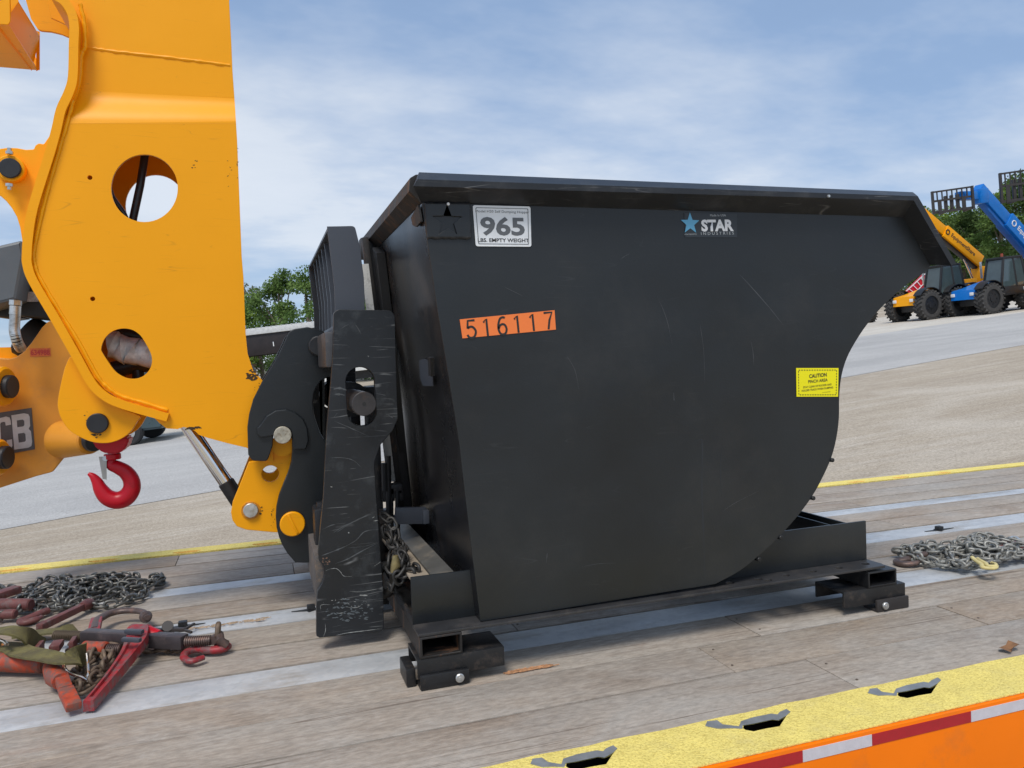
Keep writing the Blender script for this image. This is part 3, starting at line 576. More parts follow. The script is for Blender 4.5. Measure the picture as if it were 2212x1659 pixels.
fr = rounded([(x_ + (sum(a[0] for a in q) / 4 - x_) * 0.09, z_ + (sum(a[1] for a in q) / 4 - z_) * 0.11, 0.003) for x_, z_ in q])
fi = [(x_ + (sum(a[0] for a in q) / 4 - x_) * 0.022, z_ + (sum(a[1] for a in q) / 4 - z_) * 0.03) for x_, z_ in fr]
plate('border_line', fr, y_ - .0003, y_ + .0004, PLGREY, pl, holes=[fi], bev=0.0001)
# number sticker
ns, q = sticker('number_sticker', [(993, 690), (1198, 670), (1201, 712), (999, 731)], YP - 0.002, STICKO)
ax_ = math.atan2(q[1][1] - q[0][1] + q[2][1] - q[3][1], q[1][0] - q[0][0] + q[2][0] - q[3][0])
def segdigit(ch):
    P = {'5': [[(.85, 1), (.2, 1), (.12, .56), (.35, .64), (.6, .62), (.82, .45), (.85, .28), (.7, .07), (.45, 0), (.2, .04), (.05, .2)]],
         '1': [[(.2, .8), (.5, 1), (.5, 0)]], '7': [[(.08, 1), (.9, 1), (.6, .55), (.42, 0)]],
         '6': [[(.8, .95), (.6, 1), (.32, .92), (.12, .6), (.1, .3), (.25, .06), (.5, 0), (.75, .07), (.87, .3), (.75, .53), (.5, .6), (.25, .52), (.12, .35)]]}[ch]
    return P
y_ = YP - 0.0026
for k, ch in enumerate('516117'):
    mb = MB(); cxp = 1019 + k * 33.2; cyp = 711 - k * 3.55; x, z = at((cxp, cyp), y_); M = wallM(x, y_, z, ax_)
    for st in segdigit(ch):
        pts = st if ch in '17' else [st[0], st[1]] + [tuple(p) for p in spline([st[2 - (ch == '6')]] + st[3 - (ch == '6'):], 4)] if ch == '5' else [tuple(p) for p in spline(st, 4)]
        pts = [Vector(((a - .5) * 0.030, (b - .5) * 0.047, 0)) for a, b in pts]; w2 = 0.0030
        L_, R_ = [], []
        for i, p in enumerate(pts):
            t = (pts[min(i + 1, len(pts) - 1)] - pts[max(i - 1, 0)]).normalized(); nrm = Vector((-t.y, t.x, 0)); L_.append(p + nrm * w2); R_.append(p - nrm * w2)
        for i in range(len(pts) - 1): mb.bm.faces.new([mb.bm.verts.new(M @ v) for v in (R_[i], R_[i + 1], L_[i + 1], L_[i])])
    mb.build('digit', INK, ns)
# maker's logo decal
lb, q = sticker('logo_decal', [(1478, 460), (1592, 461), (1592, 513), (1480, 513)], YP - 0.0016, mat('decal film', (0.028, 0.036, 0.045), 0.5, var=0.1), th=0.001)
y_ = YP - 0.0021; x, z = at((1491, 483), y_)
me = plate_mesh(star(x, -0 + z, 0.033), [], 0.0006, 0.0001); me.transform(Matrix.Translation((0, y_, 0)) @ Matrix.Rotation(R(90), 4, 'X')); finish('logo_star', me, LBLUE, lb)
x, z = at((1550, 487), y_); lettering('STAR', wallM(x, y_, z, 0.03), WHITE, lb, w=0.113, h=0.036, bold=0.045)
x, z = at((1550, 504), y_); lettering('I N D U S T R I E S', wallM(x, y_, z, 0.03), mat('faded print', (0.45, 0.48, 0.5), 0.6), lb, w=0.115, h=0.0085)
x, z = at((1551, 465), y_); lettering('Made In USA', wallM(x, y_, z, 0.03), MATS['faded print'], lb, w=0.055, h=0.0065)
x, z = at((1492, 506), y_); lettering('WWW.STARINDUSTRIES', wallM(x, y_, z, 0.03), MATS['faded print'], lb, w=0.042, h=0.004)
# caution sticker
cs2, q = sticker('caution_sticker', [(1720, 795), (1811.5, 795), (1810.5, 857), (1721, 857)], YP - 0.0018, STICKY)
y_ = YP - 0.0023
for (u, v, body, w_, h_, bo) in ((1767, 811, 'CAUTION', .068, .0125, .03), (1767, 822.5, 'PINCH AREA', .075, .010, .02), (1766, 833.5, 'STAY CLEAR OF ROCKER AND', .110, .0062, .01), (1766, 840.5, 'HOLDER TRACK WHEN DUMPING', .122, .0062, .01), (1785, 847, 'STAR INDUSTRIES', .032, .0025, 0)):
    x, z = at((u, v), y_); lettering(body, wallM(x, y_, z, 0.045), INK, cs2, w=w_, h=h_, bold=bo)
mb = MB(); c0, c1, c2, c3 = q; cxm = sum(a[0] for a in q) / 4; czm = sum(a[1] for a in q) / 4
qq = [(cxm + (a - cxm) * .90, czm + (b - czm) * .86) for a, b in q]
for a, b in zip(qq, qq[1:] + qq[:1]):
    n_ = 15 if abs(a[0] - b[0]) > abs(a[1] - b[1]) else 9
    for k in range(n_):
        t0, t1 = (k + .1) / n_, (k + .65) / n_; P0 = Vector((a[0] + (b[0] - a[0]) * t0, y_, a[1] + (b[1] - a[1]) * t0)); P1 = Vector((a[0] + (b[0] - a[0]) * t1, y_, a[1] + (b[1] - a[1]) * t1))
        mb.bar(P0, P1, 0.0006, 0.0022, up=Vector((0, 1, 0)).cross((P1 - P0).normalized()))
mb.build('dashed_border', INK, cs2)
# rear wall details: latch window, rib, stain-coloured tab
p = onX = None
def onRear(u, v):   # intersection with the sloped rear wall, a few mm proud
    a = Vector((lft[0][0], YP, lft[0][1])); b = Vector((lft[-1][0], YP, lft[-1][1])); n_ = (b - a).cross(Vector((0, 1, 0))).normalized()
    r = ray(u, v); return EYE + r * ((a - EYE).dot(n_) / r.dot(n_)), n_
def rear_patch(name, px, material, lift=0.004, th=0.004):
    pts = [onRear(u, v)[0] for u, v in px]; n_ = onRear(*px[0])[1]
    if n_.x > 0: n_ = -n_
    mb = MB(); mb.loft([[p + n_ * 0.001 for p in pts], [p + n_ * (lift + th) for p in pts]]); return mb.build(name, material, hp)
rear_patch('bracket', [(907, 778), (916, 775), (926, 778), (927, 812), (936, 812), (937, 834), (915, 834), (908, 815)], GUARD, 0.0, 0.002)
rear_patch('bracket_edge', [(932, 770), (938, 772), (940, 812), (935, 810)], DARKM, 0.0, 0.012)
rear_patch('corner_tab', [(893, 470), (908, 442), (914, 478), (904, 490), (896, 486)], RUSTY, 0.001, 0.006)
rear_patch('rib', [(823, 533), (832, 545), (858, 764), (895, 1130), (885, 1130), (848, 764)], DARKM, 0.01, 0.02)
# latch post assembly, far side of the rear wall
def post(name, u0, v0, u1, v1, wpx, y, material, depth):
    a, b = onY(u0, v0, y), onY(u1, v1, y); wd = wpx * mpx(a)
    mb = MB(); mb.bar(a + Vector((0, depth / 2, 0)), b + Vector((0, depth / 2, 0)), depth, wd, 0.002, up=Vector((1, 0, 0))); return mb.build(name, material, hp)
post('latch_post', 789, 512, 868, 1098, 13, 2.80, RUSTY, 0.05)
post('latch_channel', 803, 520, 880, 1098, 20, 2.82, DARKM, 0.05)
post('stand_in_bar', 788, 570, 846, 1041, 17, 2.74, LGREY, 0.012)  # stand-in for the pale label and background seen through this gap
mb = MB(); a = onY(787, 531, 2.90); mb.box(a.x - .012, a.x + .03, 2.90, 2.96, a.z - .045, a.z + .03, .002); mb.build('latch_head', CARR, hp)
mb = MB(); a, b = onY(853, 1114, 2.55), onY(919, 1113, 2.55); mb.bar(a, b, 0.02, 36 * mpx(a), 0.003); mb.build('latch_lever', GUARD, hp)
mb = MB(); a = onY(917, 1113, 2.545); mb.box(a.x - .009, a.x + .011, 2.52, 2.58, a.z - 16 * mpx(a), a.z + 13 * mpx(a), .002); mb.build('lever_end', GUARD, hp)
mb = MB()
for u, v0, v1, r in ((846, 1075, 1200, .006), (858, 1060, 1190, .008), (838, 985, 1110, .010), (830, 1000, 1060, .012)):
    a, b = onY(u, v0, 2.62), onY(u + 2, v1, 2.62); mb.cyl(a, b, r, seg=10)
for u, v, w_, h_ in ((838, 1067, 26, 30), (848, 1056, 40, 22), (862, 1068, 14, 24), (834, 1020, 20, 12), (832, 1115, 24, 30)):
    a = onY(u, v, 2.64); s = mpx(a); mb.box(a.x - w_ * s / 2, a.x + w_ * s / 2, 2.62, 2.67, a.z - h_ * s / 2, a.z + h_ * s / 2, .004)
mb.build('latch_mechanism', DUSTY, hp)
def scratches(name, parent, y, lines, material):
    mb = MB(); k = 0
    for pts, wpx in lines:
        P = [Vector(onY(p[0], p[1], y)) for p in spline(pts, 5)]; yy = y - .0003 - .00004 * k; k += 1; n_ = len(P); wd = wpx * mpx(P[0]); LL, RR = [], []
        for i, p in enumerate(P):
            t = P[min(i + 1, n_ - 1)] - P[max(i - 1, 0)]; t = Vector((t.x, 0, t.z)).normalized(); nn = Vector((-t.z, 0, t.x)); q = wd * .5 * math.sin(math.pi * (i + .5) / n_) * random.uniform(.4, 1.2); p = Vector((p.x, yy, p.z)); LL.append(p + nn * q); RR.append(p - nn * q)
        for i in range(n_ - 1): mb.bm.faces.new([mb.bm.verts.new(v) for v in (RR[i], RR[i + 1], LL[i + 1], LL[i])])
    o = mb.build(name, material, parent); o['kind'] = 'stuff'; return o
FAINT = mat('faint scratch', (0.07, 0.076, 0.082), .45); SCR = mat('scratch', (0.085, 0.092, 0.097), .5, var=.3, vscale=40); SCRW = mat('bare scratch', (0.30, 0.31, 0.30), .5, var=.3, vscale=60)
scratches('scratches', hp, YP, [([(1597, 592), (1630, 628), (1668, 672), (1692, 703)], 1.6), ([(1622, 735), (1627, 765), (1628, 790)], 1.4), ([(1455, 848), (1456, 866)], 2), ([(1512, 700), (1520, 760), (1522, 830)], 1.2), ([(1225, 770), (1242, 800), (1250, 840)], 1.2), ([(1340, 560), (1352, 552), (1360, 548)], 1.2), ([(1180, 1215), (1182, 1195)], 1.4), ([(1420, 640), (1440, 690), (1452, 745)], 1.0), ([(1090, 620), (1130, 640)], 1.0), ([(1560, 1105), (1590, 1085), (1640, 1060)], 1.0), ([(1255, 1225), (1290, 1218), (1330, 1216)], .9)], FAINT)
scratches('crease', hp, YP, [([(1512, 948), (1517, 960), (1516, 1060), (1520, 1160), (1523, 1265)], 5), ([(1500, 955), (1512, 950), (1530, 953)], 2), ([(1560, 960), (1556, 1020), (1560, 1080)], 2.5)], mat('dull crease', (0.02, .024, .029), .5))
# base frame
FX0, FX1 = 0.368, 1.925
holes = []
for (u, v) in ((1670.5 - 12, 1252), (1697, 1241.5), (1755, 1233), (1811, 1225.5), (1869, 1217), (1638, 1250), (1577, 1258)):
    p = onZ(u, v, 0.149); holes.append(circle(p.x, p.y, 0.0135, 18))
me = plate_mesh([(FX0, 1.995), (FX1 - .005, 1.995), (FX1 + .005, 2.02), (FX1, 2.078), (FX0, 2.078)], [h for h in holes if h[0][0] > 1.35], 0.008, 0.001); me.transform(Matrix.Translation((0, 0, 0.144))); fr_ = finish('frame_flange', me, mat('scuffed flange', (0.034, 0.034, 0.036), 0.42, var=.3, vscale=8, dirt=(0.09, 0.08, 0.072), dirt_amt=.5, dirt_scale=11, bump=.05), hp)
mb = MB(); mb.box(FX0 + .0005, FX1 - .0005, 2.079, 2.087, 0.1405, 0.279, .001); mb.build('frame_rail', BLACK, hp)
mb = MB(); mb.box(FX0, FX1, 2.97, 2.978, 0.14, 0.279, .001); mb.box(FX0, FX1, 2.979, 3.06, 0.14, 0.148, .001); mb.build('frame_rail', BLACK, hp)
mb = MB(); mb.box(FX0 + .001, FX0 + .009, 2.0885, 2.968, 0.141, 0.165, .001); mb.box(FX0 + .009, FX0 + 0.05, 2.0885, 2.968, 0.1415, 0.149); mb.build('end_rail', DUSTY, hp)
mb = MB(); mb.box(.378, .434, 2.0885, 2.96, .254, .262, .001); mb.build('dusty_ledge', mat('sandy ledge', (0.30, 0.25, 0.19), .9, var=.2, vscale=20, dirt=(0.12, .1, .08), dirt_amt=.6, dirt_scale=30), hp)
mb = MB(); mb.loft([[(.436, y, .258), (.438, y, .264), (.492, y, .279), (.492, y, .272)] for y in (2.0885, 2.96)]); mb.box(.484, .492, 2.0885, 2.96, .141, .2715); mb.build('end_rail', mat('lit grey rail', (0.10, 0.098, 0.09), .45, var=.3, vscale=12, dirt=(0.25, .21, .16), dirt_amt=.6, dirt_scale=9), hp)  # paler grey carries the light on the up-facing flange, with dirt over it
for x in (1.845, 1.78):
    mb = MB(); mb.box(x, x + 0.008, 2.0885, 2.968, 0.141, 0.278, .001); mb.build('end_rail', BLACK, hp)
# fork pocket tubes under each end, running away from the camera (open at the near end)
def tube_pocket(x0, x1, z0, z1, y0, y1, t=0.006):
    mb = MB(); o4 = [(x0, z0), (x1, z0), (x1, z1), (x0, z1)]; i4 = [(x0 + t, z0 + t), (x1 - t, z0 + t), (x1 - t, z1 - t), (x0 + t, z1 - t)]
    bm = mb.bm; V = lambda pts, y: [bm.verts.new((x, y, z)) for x, z in pts]
    oa, ia, ob, ib = V(o4, y0), V(i4, y0), V(o4, y1), V(i4, y1)
    for k in range(4):
        j = (k + 1) % 4
        bm.faces.new((oa[k], oa[j], ob[j], ob[k])); bm.faces.new((ia[k], ib[k], ib[j], ia[j])); bm.faces.new((oa[k], ia[k], ia[j], oa[j])); bm.faces.new((ob[k], ob[j], ib[j], ib[k]))
    bmesh.ops.bevel(bm, geom=[e for e in bm.edges], offset=0.0008, segments=1, affect='EDGES')
    return mb
tube_pocket(0.371, 0.486, 0.081, 0.139, 1.993, 3.06).build('fork_pocket', RUSTY, hp)
tube_pocket(1.850, 1.966, 0.081, 0.133, 1.993, 3.06).build('fork_pocket', DUSTY, hp)
def foot(x0, x1, y0=1.995, y1=2.13, zt=0.080, zb=0.028, cx0=None, cx1=None, cmat=DUSTY, tilt=0.0):
    # inverted channel running along the deck, clip underneath with a bolt
    f = MB(); f.box(x0, x1, y0, y0 + .007, zb, zt, .0012); f.box(x0, x1, y1 - .007, y1, zb, zt, .0012); f.box(x0, x1, y0 + .0072, y1 - .0072, zt - .007, zt, .0005)
    o = f.build('foot', DUSTY, hp)
    c = MB(); c.box(cx0, cx1, y0 - 0.012, y0 - 0.001, 0.001, zb + .012, .003); c.box(cx0, cx1, y0 - 0.001, y0 + .05, 0.001, 0.008, .001); c.build('clip', cmat, o)
    b = MB(); xb = cx1 - 0.028 if x0 < 1 else cx0 + 0.028; b.cyl((xb, y0 - .012, 0.021), (xb, y0 - .021, 0.021), 0.012, seg=20, bev=.002); b.cyl((xb, y0 - .021, 0.021), (xb, y0 - .023, 0.021), 0.004, seg=8); b.build('bolt_head', ZINC, o)
    return o
foot(0.362, 0.604, cx0=0.366, cx1=0.500)
foot(1.752, 2.002, cx0=1.875, cx1=2.005, cmat=CARR)
f = MB(); f.box(0.335, 0.361, 2.02, 2.12, 0.002, 0.05, .004); f.build('clip', DUSTY, hp)
for x0, x1 in ((0.362, 0.604), (1.752, 2.002)):
    f = MB(); f.box(x0, x1, 2.93, 3.06, 0.0, 0.080, .002); f.build('foot', DUSTY, hp)

# ------------------------------------------------------------------ fork carriage
fc = thing('fork_carriage', (0.25, 2.9, 0.05), 'black fork carriage with scratched side plate between yellow boom and hopper', 'fork carriage')
YC = 2.38
K3 = lambda x, y: (522.2 + x / 4.5, 645.1 + y / 4.5); K5 = lambda x, y: (491.5 + x / 2.7, 921.6 + y / 2.7)
npx = [(720.5, 668, 14), (853, 670.5, 16), (855.8, 778), (859.5, 905, 20), (849, 930), (822, 961, 22), (808.5, 1000), (813.7, 1081), (821, 1181), (828, 1274), (829.5, 1361, 5), (823, 1364), (690, 1378, 4), (683.5, 1374, 3), (683.5, 1310), (686, 1278), (695, 1262), (701.5, 1243), (700.5, 1225), (689, 1211), (687.3, 1195), (699, 1070), (706.5, 922), (715, 823), (719.5, 756)]
cw = lambda pts, y: [(onY(p[0], p[1], y).x, onY(p[0], p[1], y).z, (p[2] * mpx(onY(p[0], p[1], y)) if len(p) > 2 else 0)) for p in pts]
def pill(c0, c1, r, n=14):
    c0, c1 = Vector(c0), Vector(c1); d = (c1 - c0).normalized(); a0 = math.atan2(d.y, d.x); out = []
    for k in range(n + 1): a = a0 - math.pi / 2 + math.pi * k / n; out.append((c1.x + r * math.cos(a), c1.y + r * math.sin(a)))
    for k in range(n + 1): a = a0 + math.pi / 2 + math.pi * k / n; out.append((c0.x + r * math.cos(a), c0.y + r * math.sin(a)))
    return out
s0, s1 = at((778.5, 824), YC), at((782, 889), YC); rs = 31 * mpx(onY(780, 850, YC))
slot = pill(s0, s1, rs)
plate('side_plate', rounded(cw(npx, YC)), YC, YC + 0.028, WORN, fc, holes=[slot], bev=0.002)
YC2 = 3.45
SP_ = [p for p in bpy.data.objects if p.name == 'side_plate'][0]
K6 = lambda x, y: (583.7 + x / 5.4, 1105.9 + y / 5.4)
scratches('scratches', SP_, YC, [([K6(600, 210), K6(700, 160), K6(760, 145)], 1.6), ([K6(740, 240), K6(850, 170), K6(1000, 100), K6(1180, 10)], 3.2), ([K6(780, 235), K6(960, 120), K6(1190, 20)], 2.4), ([K6(600, 510), K6(760, 450), K6(880, 400)], 3.4),
    ([K6(840, 420), K6(1000, 330), K6(1100, 230), K6(1240, 205)], 2.2), ([K6(760, 600), K6(900, 550), K6(1080, 450), K6(1260, 360)], 2.6), ([K6(880, 420), K6(1100, 400), K6(1250, 355)], 1.2), ([K3(955, 300), K3(1000, 270), K3(1040, 250)], 1.4), ([K3(1100, 250), K3(1130, 290), K3(1160, 345)], 1.6), ([K3(890, 880), K3(950, 870), K3(1020, 890)], 5),
    ([K3(900, 930), K3(960, 930), K3(1000, 940)], 5), ([K3(900, 1190), K3(1040, 1250), K3(1240, 1340)], 1.4), ([K3(840, 1550), K3(960, 1545), K3(1080, 1570), K3(1160, 1640)], 1.6), ([K3(880, 640), K3(1000, 645)], 2.5), ([K3(1300, 920), K3(1400, 940)], 1.6), ([K3(1420, 1130), K3(1470, 1160)], 1.6), ([K3(890, 1160), K3(930, 1110)], 1.2)], SCR)
scratches('bare_scratches', SP_, YC - .0006, [([K6(640, 690), K6(700, 665), K6(770, 660), K6(820, 700), K6(860, 748), K6(960, 752)], 1.3), ([K6(1040, 970), K6(1135, 975)], 3.2), ([K6(1210, 635), K6(1290, 580)], .9), ([K6(920, 925), K6(1060, 930), K6(1290, 890)], 1.1), ([K6(590, 1140), K6(595, 1085), K6(700, 1080)], 1.0), ([K6(880, 1110), K6(1000, 1115), K6(1060, 1090)], 1.6), ([K6(820, 1110), K6(850, 1112)], 3),
    ([K6(640, 1300), K6(645, 1380), K6(620, 1455)], 1.2), ([K6(765, 1440), K6(900, 1410), K6(1100, 1385), K6(1300, 1360)], 1.5), ([K6(780, 1185), K6(860, 1175)], 1.6), ([K6(1130, 1085), K6(1160, 1085)], 3), ([K6(910, 232), K6(920, 250)], 2.5), ([K6(1205, 105), K6(1255, 98)], 1.8), ([K6(1190, 70), K6(1215, 55)], 1.4), ([K5(600, 350), K5(612, 352)], 2), ([K3(1225, 555), K3(1235, 565)], 2)], SCRW)
grime(SP_, 757, 1318, 52, 26, YC, 60, 31, mat('scuffed plate', (0.10, 0.115, 0.125), .5, var=.3, vscale=50), 1.0)
grime(SP_, 757, 1300, 60, 10, YC - .004, 22, 33, SCRW, .35)
grime(SP_, 705, 1215, 12, 12, YC, 12, 34, mat('rust chip', (0.22, 0.13, 0.09), .7, var=.3), .6)
ox = onY(780, 850, YC); plate('side_plate', rounded(cw(npx, YC)), YC2, YC2 + 0.028, WORN, fc, holes=[slot], bev=0.002)
sh = onY(786.7, 872.5, 2.31); mb = MB(); mb.cyl((sh.x, 2.31, sh.z), (sh.x, YC2 + .08, sh.z), 26.5 * mpx(sh), seg=40, bev=.002); mb.build('fork_shaft', mat('shaft steel', (0.06, 0.055, 0.055), 0.42, metal=0.4, var=0.3, vscale=12, dirt=(0.12, 0.07, 0.045), dirt_amt=0.5, dirt_scale=20), fc)
mb = MB(); mb.cyl((sh.x, 2.3085, sh.z), (sh.x, 2.3095, sh.z), 4.2 * mpx(sh), seg=16); mb.build('centre_hole', INK, fc)
# back-rest guard
YG0, YG1 = 2.44, 3.40
gface = [(706.5, 489), (766.5, 488, 8), (777, 531), (786, 600), (787, 627), (789.5, 700), (724.5, 700), (722.8, 627), (718.5, 586), (712, 536)]
gf = cw(gface, YG0)
plate('guard_side', rounded(gf), YG0, YG0 + 0.008, GUARD, fc, bev=.001)
plate('guard_side', rounded(gf), YG1, YG1 + 0.008, GUARD, fc, bev=.001)
mb = MB(); mb.bar((gf[0][0] + .003, (YG0 + YG1) / 2, gf[0][1] - .004), (gf[1][0] - .012, (YG0 + YG1) / 2, gf[1][1] - .004), YG1 - YG0 - .004, .008); mb.build('guard_top', GUARD, fc)
for k, t in enumerate((0.28, 0.42, 0.56, 0.70, 0.84)):
    y = YG0 + (YG1 - YG0) * t; mb = MB(); q = gf
    mb.loft([[(q[0][0] + .012 + dx, y, q[0][1] - .01), (q[0][0] + .03 + dx, y, q[0][1] - .01), (q[0][0] + .03 + dx, y + .012, q[0][1] - .01), (q[0][0] + .012 + dx, y + .012, q[0][1] - .01)] if s == 0 else
             [(q[7][0] + .012 + dx, y, q[7][1]), (q[7][0] + .03 + dx, y, q[7][1]), (q[7][0] + .03 + dx, y + .012, q[7][1]), (q[7][0] + .012 + dx, y + .012, q[7][1])] if s == 1 else
             [(q[6][0] + .012 + dx, y, q[6][1]), (q[6][0] + .03 + dx, y, q[6][1]), (q[6][0] + .03 + dx, y + .012, q[6][1]), (q[6][0] + .012 + dx, y + .012, q[6][1])] for s in (0, 1, 2) for dx in (0,)])
    mb.build('guard_slat', GUARD, fc)
mb = MB(); mb.box(gf[6][0], gf[5][0], YG0 + .009, YG1 - .001, gf[5][1] - .03, gf[5][1] + .0, .002); mb.build('guard_base', GUARD, fc)
mb = MB(); mb.box(gf[7][0] + .05, gf[7][0] + .056, YG0 + .3, YG1 - .001, gf[6][1], gf[0][1] - .03); mb.build('guard_sheet', DARKM, fc)
# square cross tube behind the side plate
tz0, tz1 = onY(716, 790, 2.62).z, onY(690, 728, 2.62).z
a = onY(684, 748, 2.76); mb = MB(); mb.box(a.x - .0, a.x + 0.085, YC + .0285, 2.72, a.z - .075, a.z + .035, .008); mb.build('cross_tube', mat('scuffed tube', (0.06, 0.06, 0.065), 0.45, var=0.25, vscale=14, dirt=(0.16, 0.13, 0.11), dirt_amt=0.5, dirt_scale=16), fc)
mb = MB(); mb.cyl((a.x + .005, 2.715, a.z + .0), (a.x + .005, 2.745, a.z + .0), .035, seg=20, bev=.004); mb.build('weld_boss', PIN, fc)
# quick hitch plates
YH, YH2 = 2.75, 3.12
hpx = [K3(470, 300) + (20,), K3(640, 275) + (14,), (700, 716), (716, 760), (716, 1000), (704, 1100), (700, 1215, 4), (656, 1216, 4), (637.8, 1215.5), (621, 1195.7), (610, 1178), (602.6, 1160), (597.5, 1140), (595.8, 1118), (597, 1095), (602.5, 1070), (612, 1046), (622, 1022), (629.5, 997.7), (631.3, 975), (631.3, 936, 20), (611, 918, 20), (591, 936, 18), (589, 962), (584, 979), (577, 996.5, 8), (545, 995.5, 12), (536, 982), (534.2, 922), (538, 894), (546.6, 863), (566.6, 823), (600, 769.5), (617, 733)]
big = [K3(692, 1010), K3(700, 930), K3(725, 860), K3(770, 800), K3(830, 768), K3(880, 768), K3(880, 1500), K3(850, 1440), K3(800, 1370), K3(755, 1290), K3(715, 1170), K3(696, 1090)]
big = [(p[0], p[1]) for p in big]
ho = rounded(cw(hpx, YH)); bo = XZ([p for p in big], YH)
hpl = plate('hitch_plate', ho, YH, YH + 0.03, BLACK, fc, holes=[bo], bev=.003)
plate('hitch_plate', ho, YH2, YH2 + 0.03, BLACK, fc, holes=[bo], bev=.003)
# raised hook-shaped reinforcement round the pin
hk = [K3(148, 1255), K3(180, 1225), K3(240, 1140), K3(330, 1085), K3(430, 1075), K3(530, 1110), K3(600, 1170), K3(640, 1260), K3(652, 1380), K3(625, 1465), K3(510, 1470), K3(490, 1440), K3(487, 1330), K3(470, 1270), K3(400, 1240), K3(340, 1260), K3(316, 1330), K3(250, 1345), K3(180, 1350), K3(150, 1320)]
plate('hook_reinforcement', rounded([(x, z, .006) for x, z in XZ(hk, YH - .014)]), YH - 0.014, YH - 0.0005, BLACK, hpl, bev=.004)
mb = MB(); pinY(mb, 610.6, 940, YH - 0.03, YH2 + .06, 18.5); mb.build('hitch_pin', mat('worn pin face', (0.45, 0.42, 0.34), 0.5, metal=.3, var=.3, vscale=60, dirt=(0.16, 0.1, 0.05), dirt_amt=.7, dirt_scale=55), fc)
mb = MB(); pinY(mb, 632, 1132.7, YH - 0.02, YH - .0005, 26.5, bev=.003); cap_ = mb.build('yellow_cap', YEL, fc)
a, b = onY(623, 1113, YH - .021), onY(643, 1152, YH - .021); mb = MB(); mb.bar(a, b, .006, .008, .002, up=Vector((0, 1, 0)).cross((b - a).normalized())); mb.build('cap_rib', YEL, cap_)
# heel beam between the side plates
p1, p2 = onY(684, 1300, YC + .03), onY(684, 1190, YC + .03)
mb = MB(); mb.box(p1.x, p1.x + .10, YC + .0285, YC2 - .001, p1.z, p1.z + .14, .004); mb.build('heel_beam', mat('muddy beam', (0.10, 0.09, 0.085), 0.7, var=.3, vscale=12, dirt=(0.26, 0.17, 0.10), dirt_amt=.85, dirt_scale=8, bump=.2, bscale=60), fc)
mb = MB(); a = onY(678, 1128, 2.60); mb.box(a.x, a.x + .06, 2.56, 2.66, a.z - .09, a.z + .05, .01); mb.cyl((a.x + .03, 2.6, a.z + .05), (a.x + .03, 2.6, a.z + .065), .02, seg=12); mb.build('lock_block', PIN, fc)
# fork tines (hang on the shaft, reach under the hopper)
for y in (2.66, 3.2):
    mb = MB(); mb.box(sh.x + 0.055, sh.x + .095, y, y + .10, 0.03, sh.z + .04, .004); mb.box(sh.x + .095, sh.x + .10, y, y + .10, 0.03, 0.07)
    mb.cyl((sh.x, y - .01, sh.z), (sh.x, y + .11, sh.z), 0.06, seg=24); mb.build('fork_tine', DUSTY, fc)

# ------------------------------------------------------------------ yellow boom head
bm_ = thing('loader_boom', (-0.3, 2.95, 0.6), 'tall yellow loader boom head with round cut-outs, left of the fork carriage', 'loader boom')
YB, YB2 = 2.80, 3.08; PT = 0.012
J1 = lambda x, y: (x / 3, y / 3); J2 = lambda x, y: (x / 3, 553 + y / 3); J4 = lambda x, y: (x / 3.6, 276.5 + y / 3.6)
inner_low = [J1(415, 790), J1(370, 960), J1(270, 1300), J1(210, 1640), J2(212, 60), J2(250, 150), J2(390, 380), J2(500, 560), J2(620, 780), J2(690, 860), J2(790, 925), J2(930, 965), J2(1100, 1020)]
bolow = [(509.5, 262)] + [(512, 300), (516, 400), (522, 553), (526, 600), (530.5, 720), (535, 764), J2(1640, 740), J2(1700, 805), (590, 850), (590, 900), (590, 1000), (560, 990), J2(1600, 1243), J2(1480, 1215), J2(1350, 1180), J2(1290, 1160), J2(1265, 1135), J2(1220, 1115), J2(1190, 1108), J2(1150, 1122), J2(1080, 1118), J2(1030, 1080), J2(1000, 1050), J2(960, 1020)]
low = bolow + [(p[0] - 3, p[1] + 2) for p in inner_low[::-1]]
low = [low[0]] + low[1:]
h1 = XZ(circle(312, 406.5, 72, 48, 73), YB); h2 = XZ([J2(655, 600), J2(672, 545), J2(710, 500), J2(760, 475), J2(815, 470), J2(865, 482), J2(910, 515), J2(940, 560), J2(972, 620), J2(985, 670), J2(975, 725), J2(940, 770), J2(890, 793), J2(830, 793), J2(775, 770), J2(735, 735), J2(690, 670), J2(662, 625)], YB)
h2 = [tuple(p) for p in spline(h2, 3, True)]
def hc(u, v, r): p = onY(u, v, YB); return circle(p.x, p.z, r, 16)
lowp = XZ(low, YB)
bs = plate('boom_side', rounded([(x, z, .004) for x, z in lowp], 3), YB, YB + PT, YEL, bm_, holes=[h1, h2, hc(194, 383.5, .0075), hc(200, 645.5, .0075)], bev=.0004)
plate('boom_side', rounded([(x - .03, z, .004) for x, z in lowp], 3), YB2, YB2 + PT, YEL, bm_, holes=[h1, h2], bev=.0015)
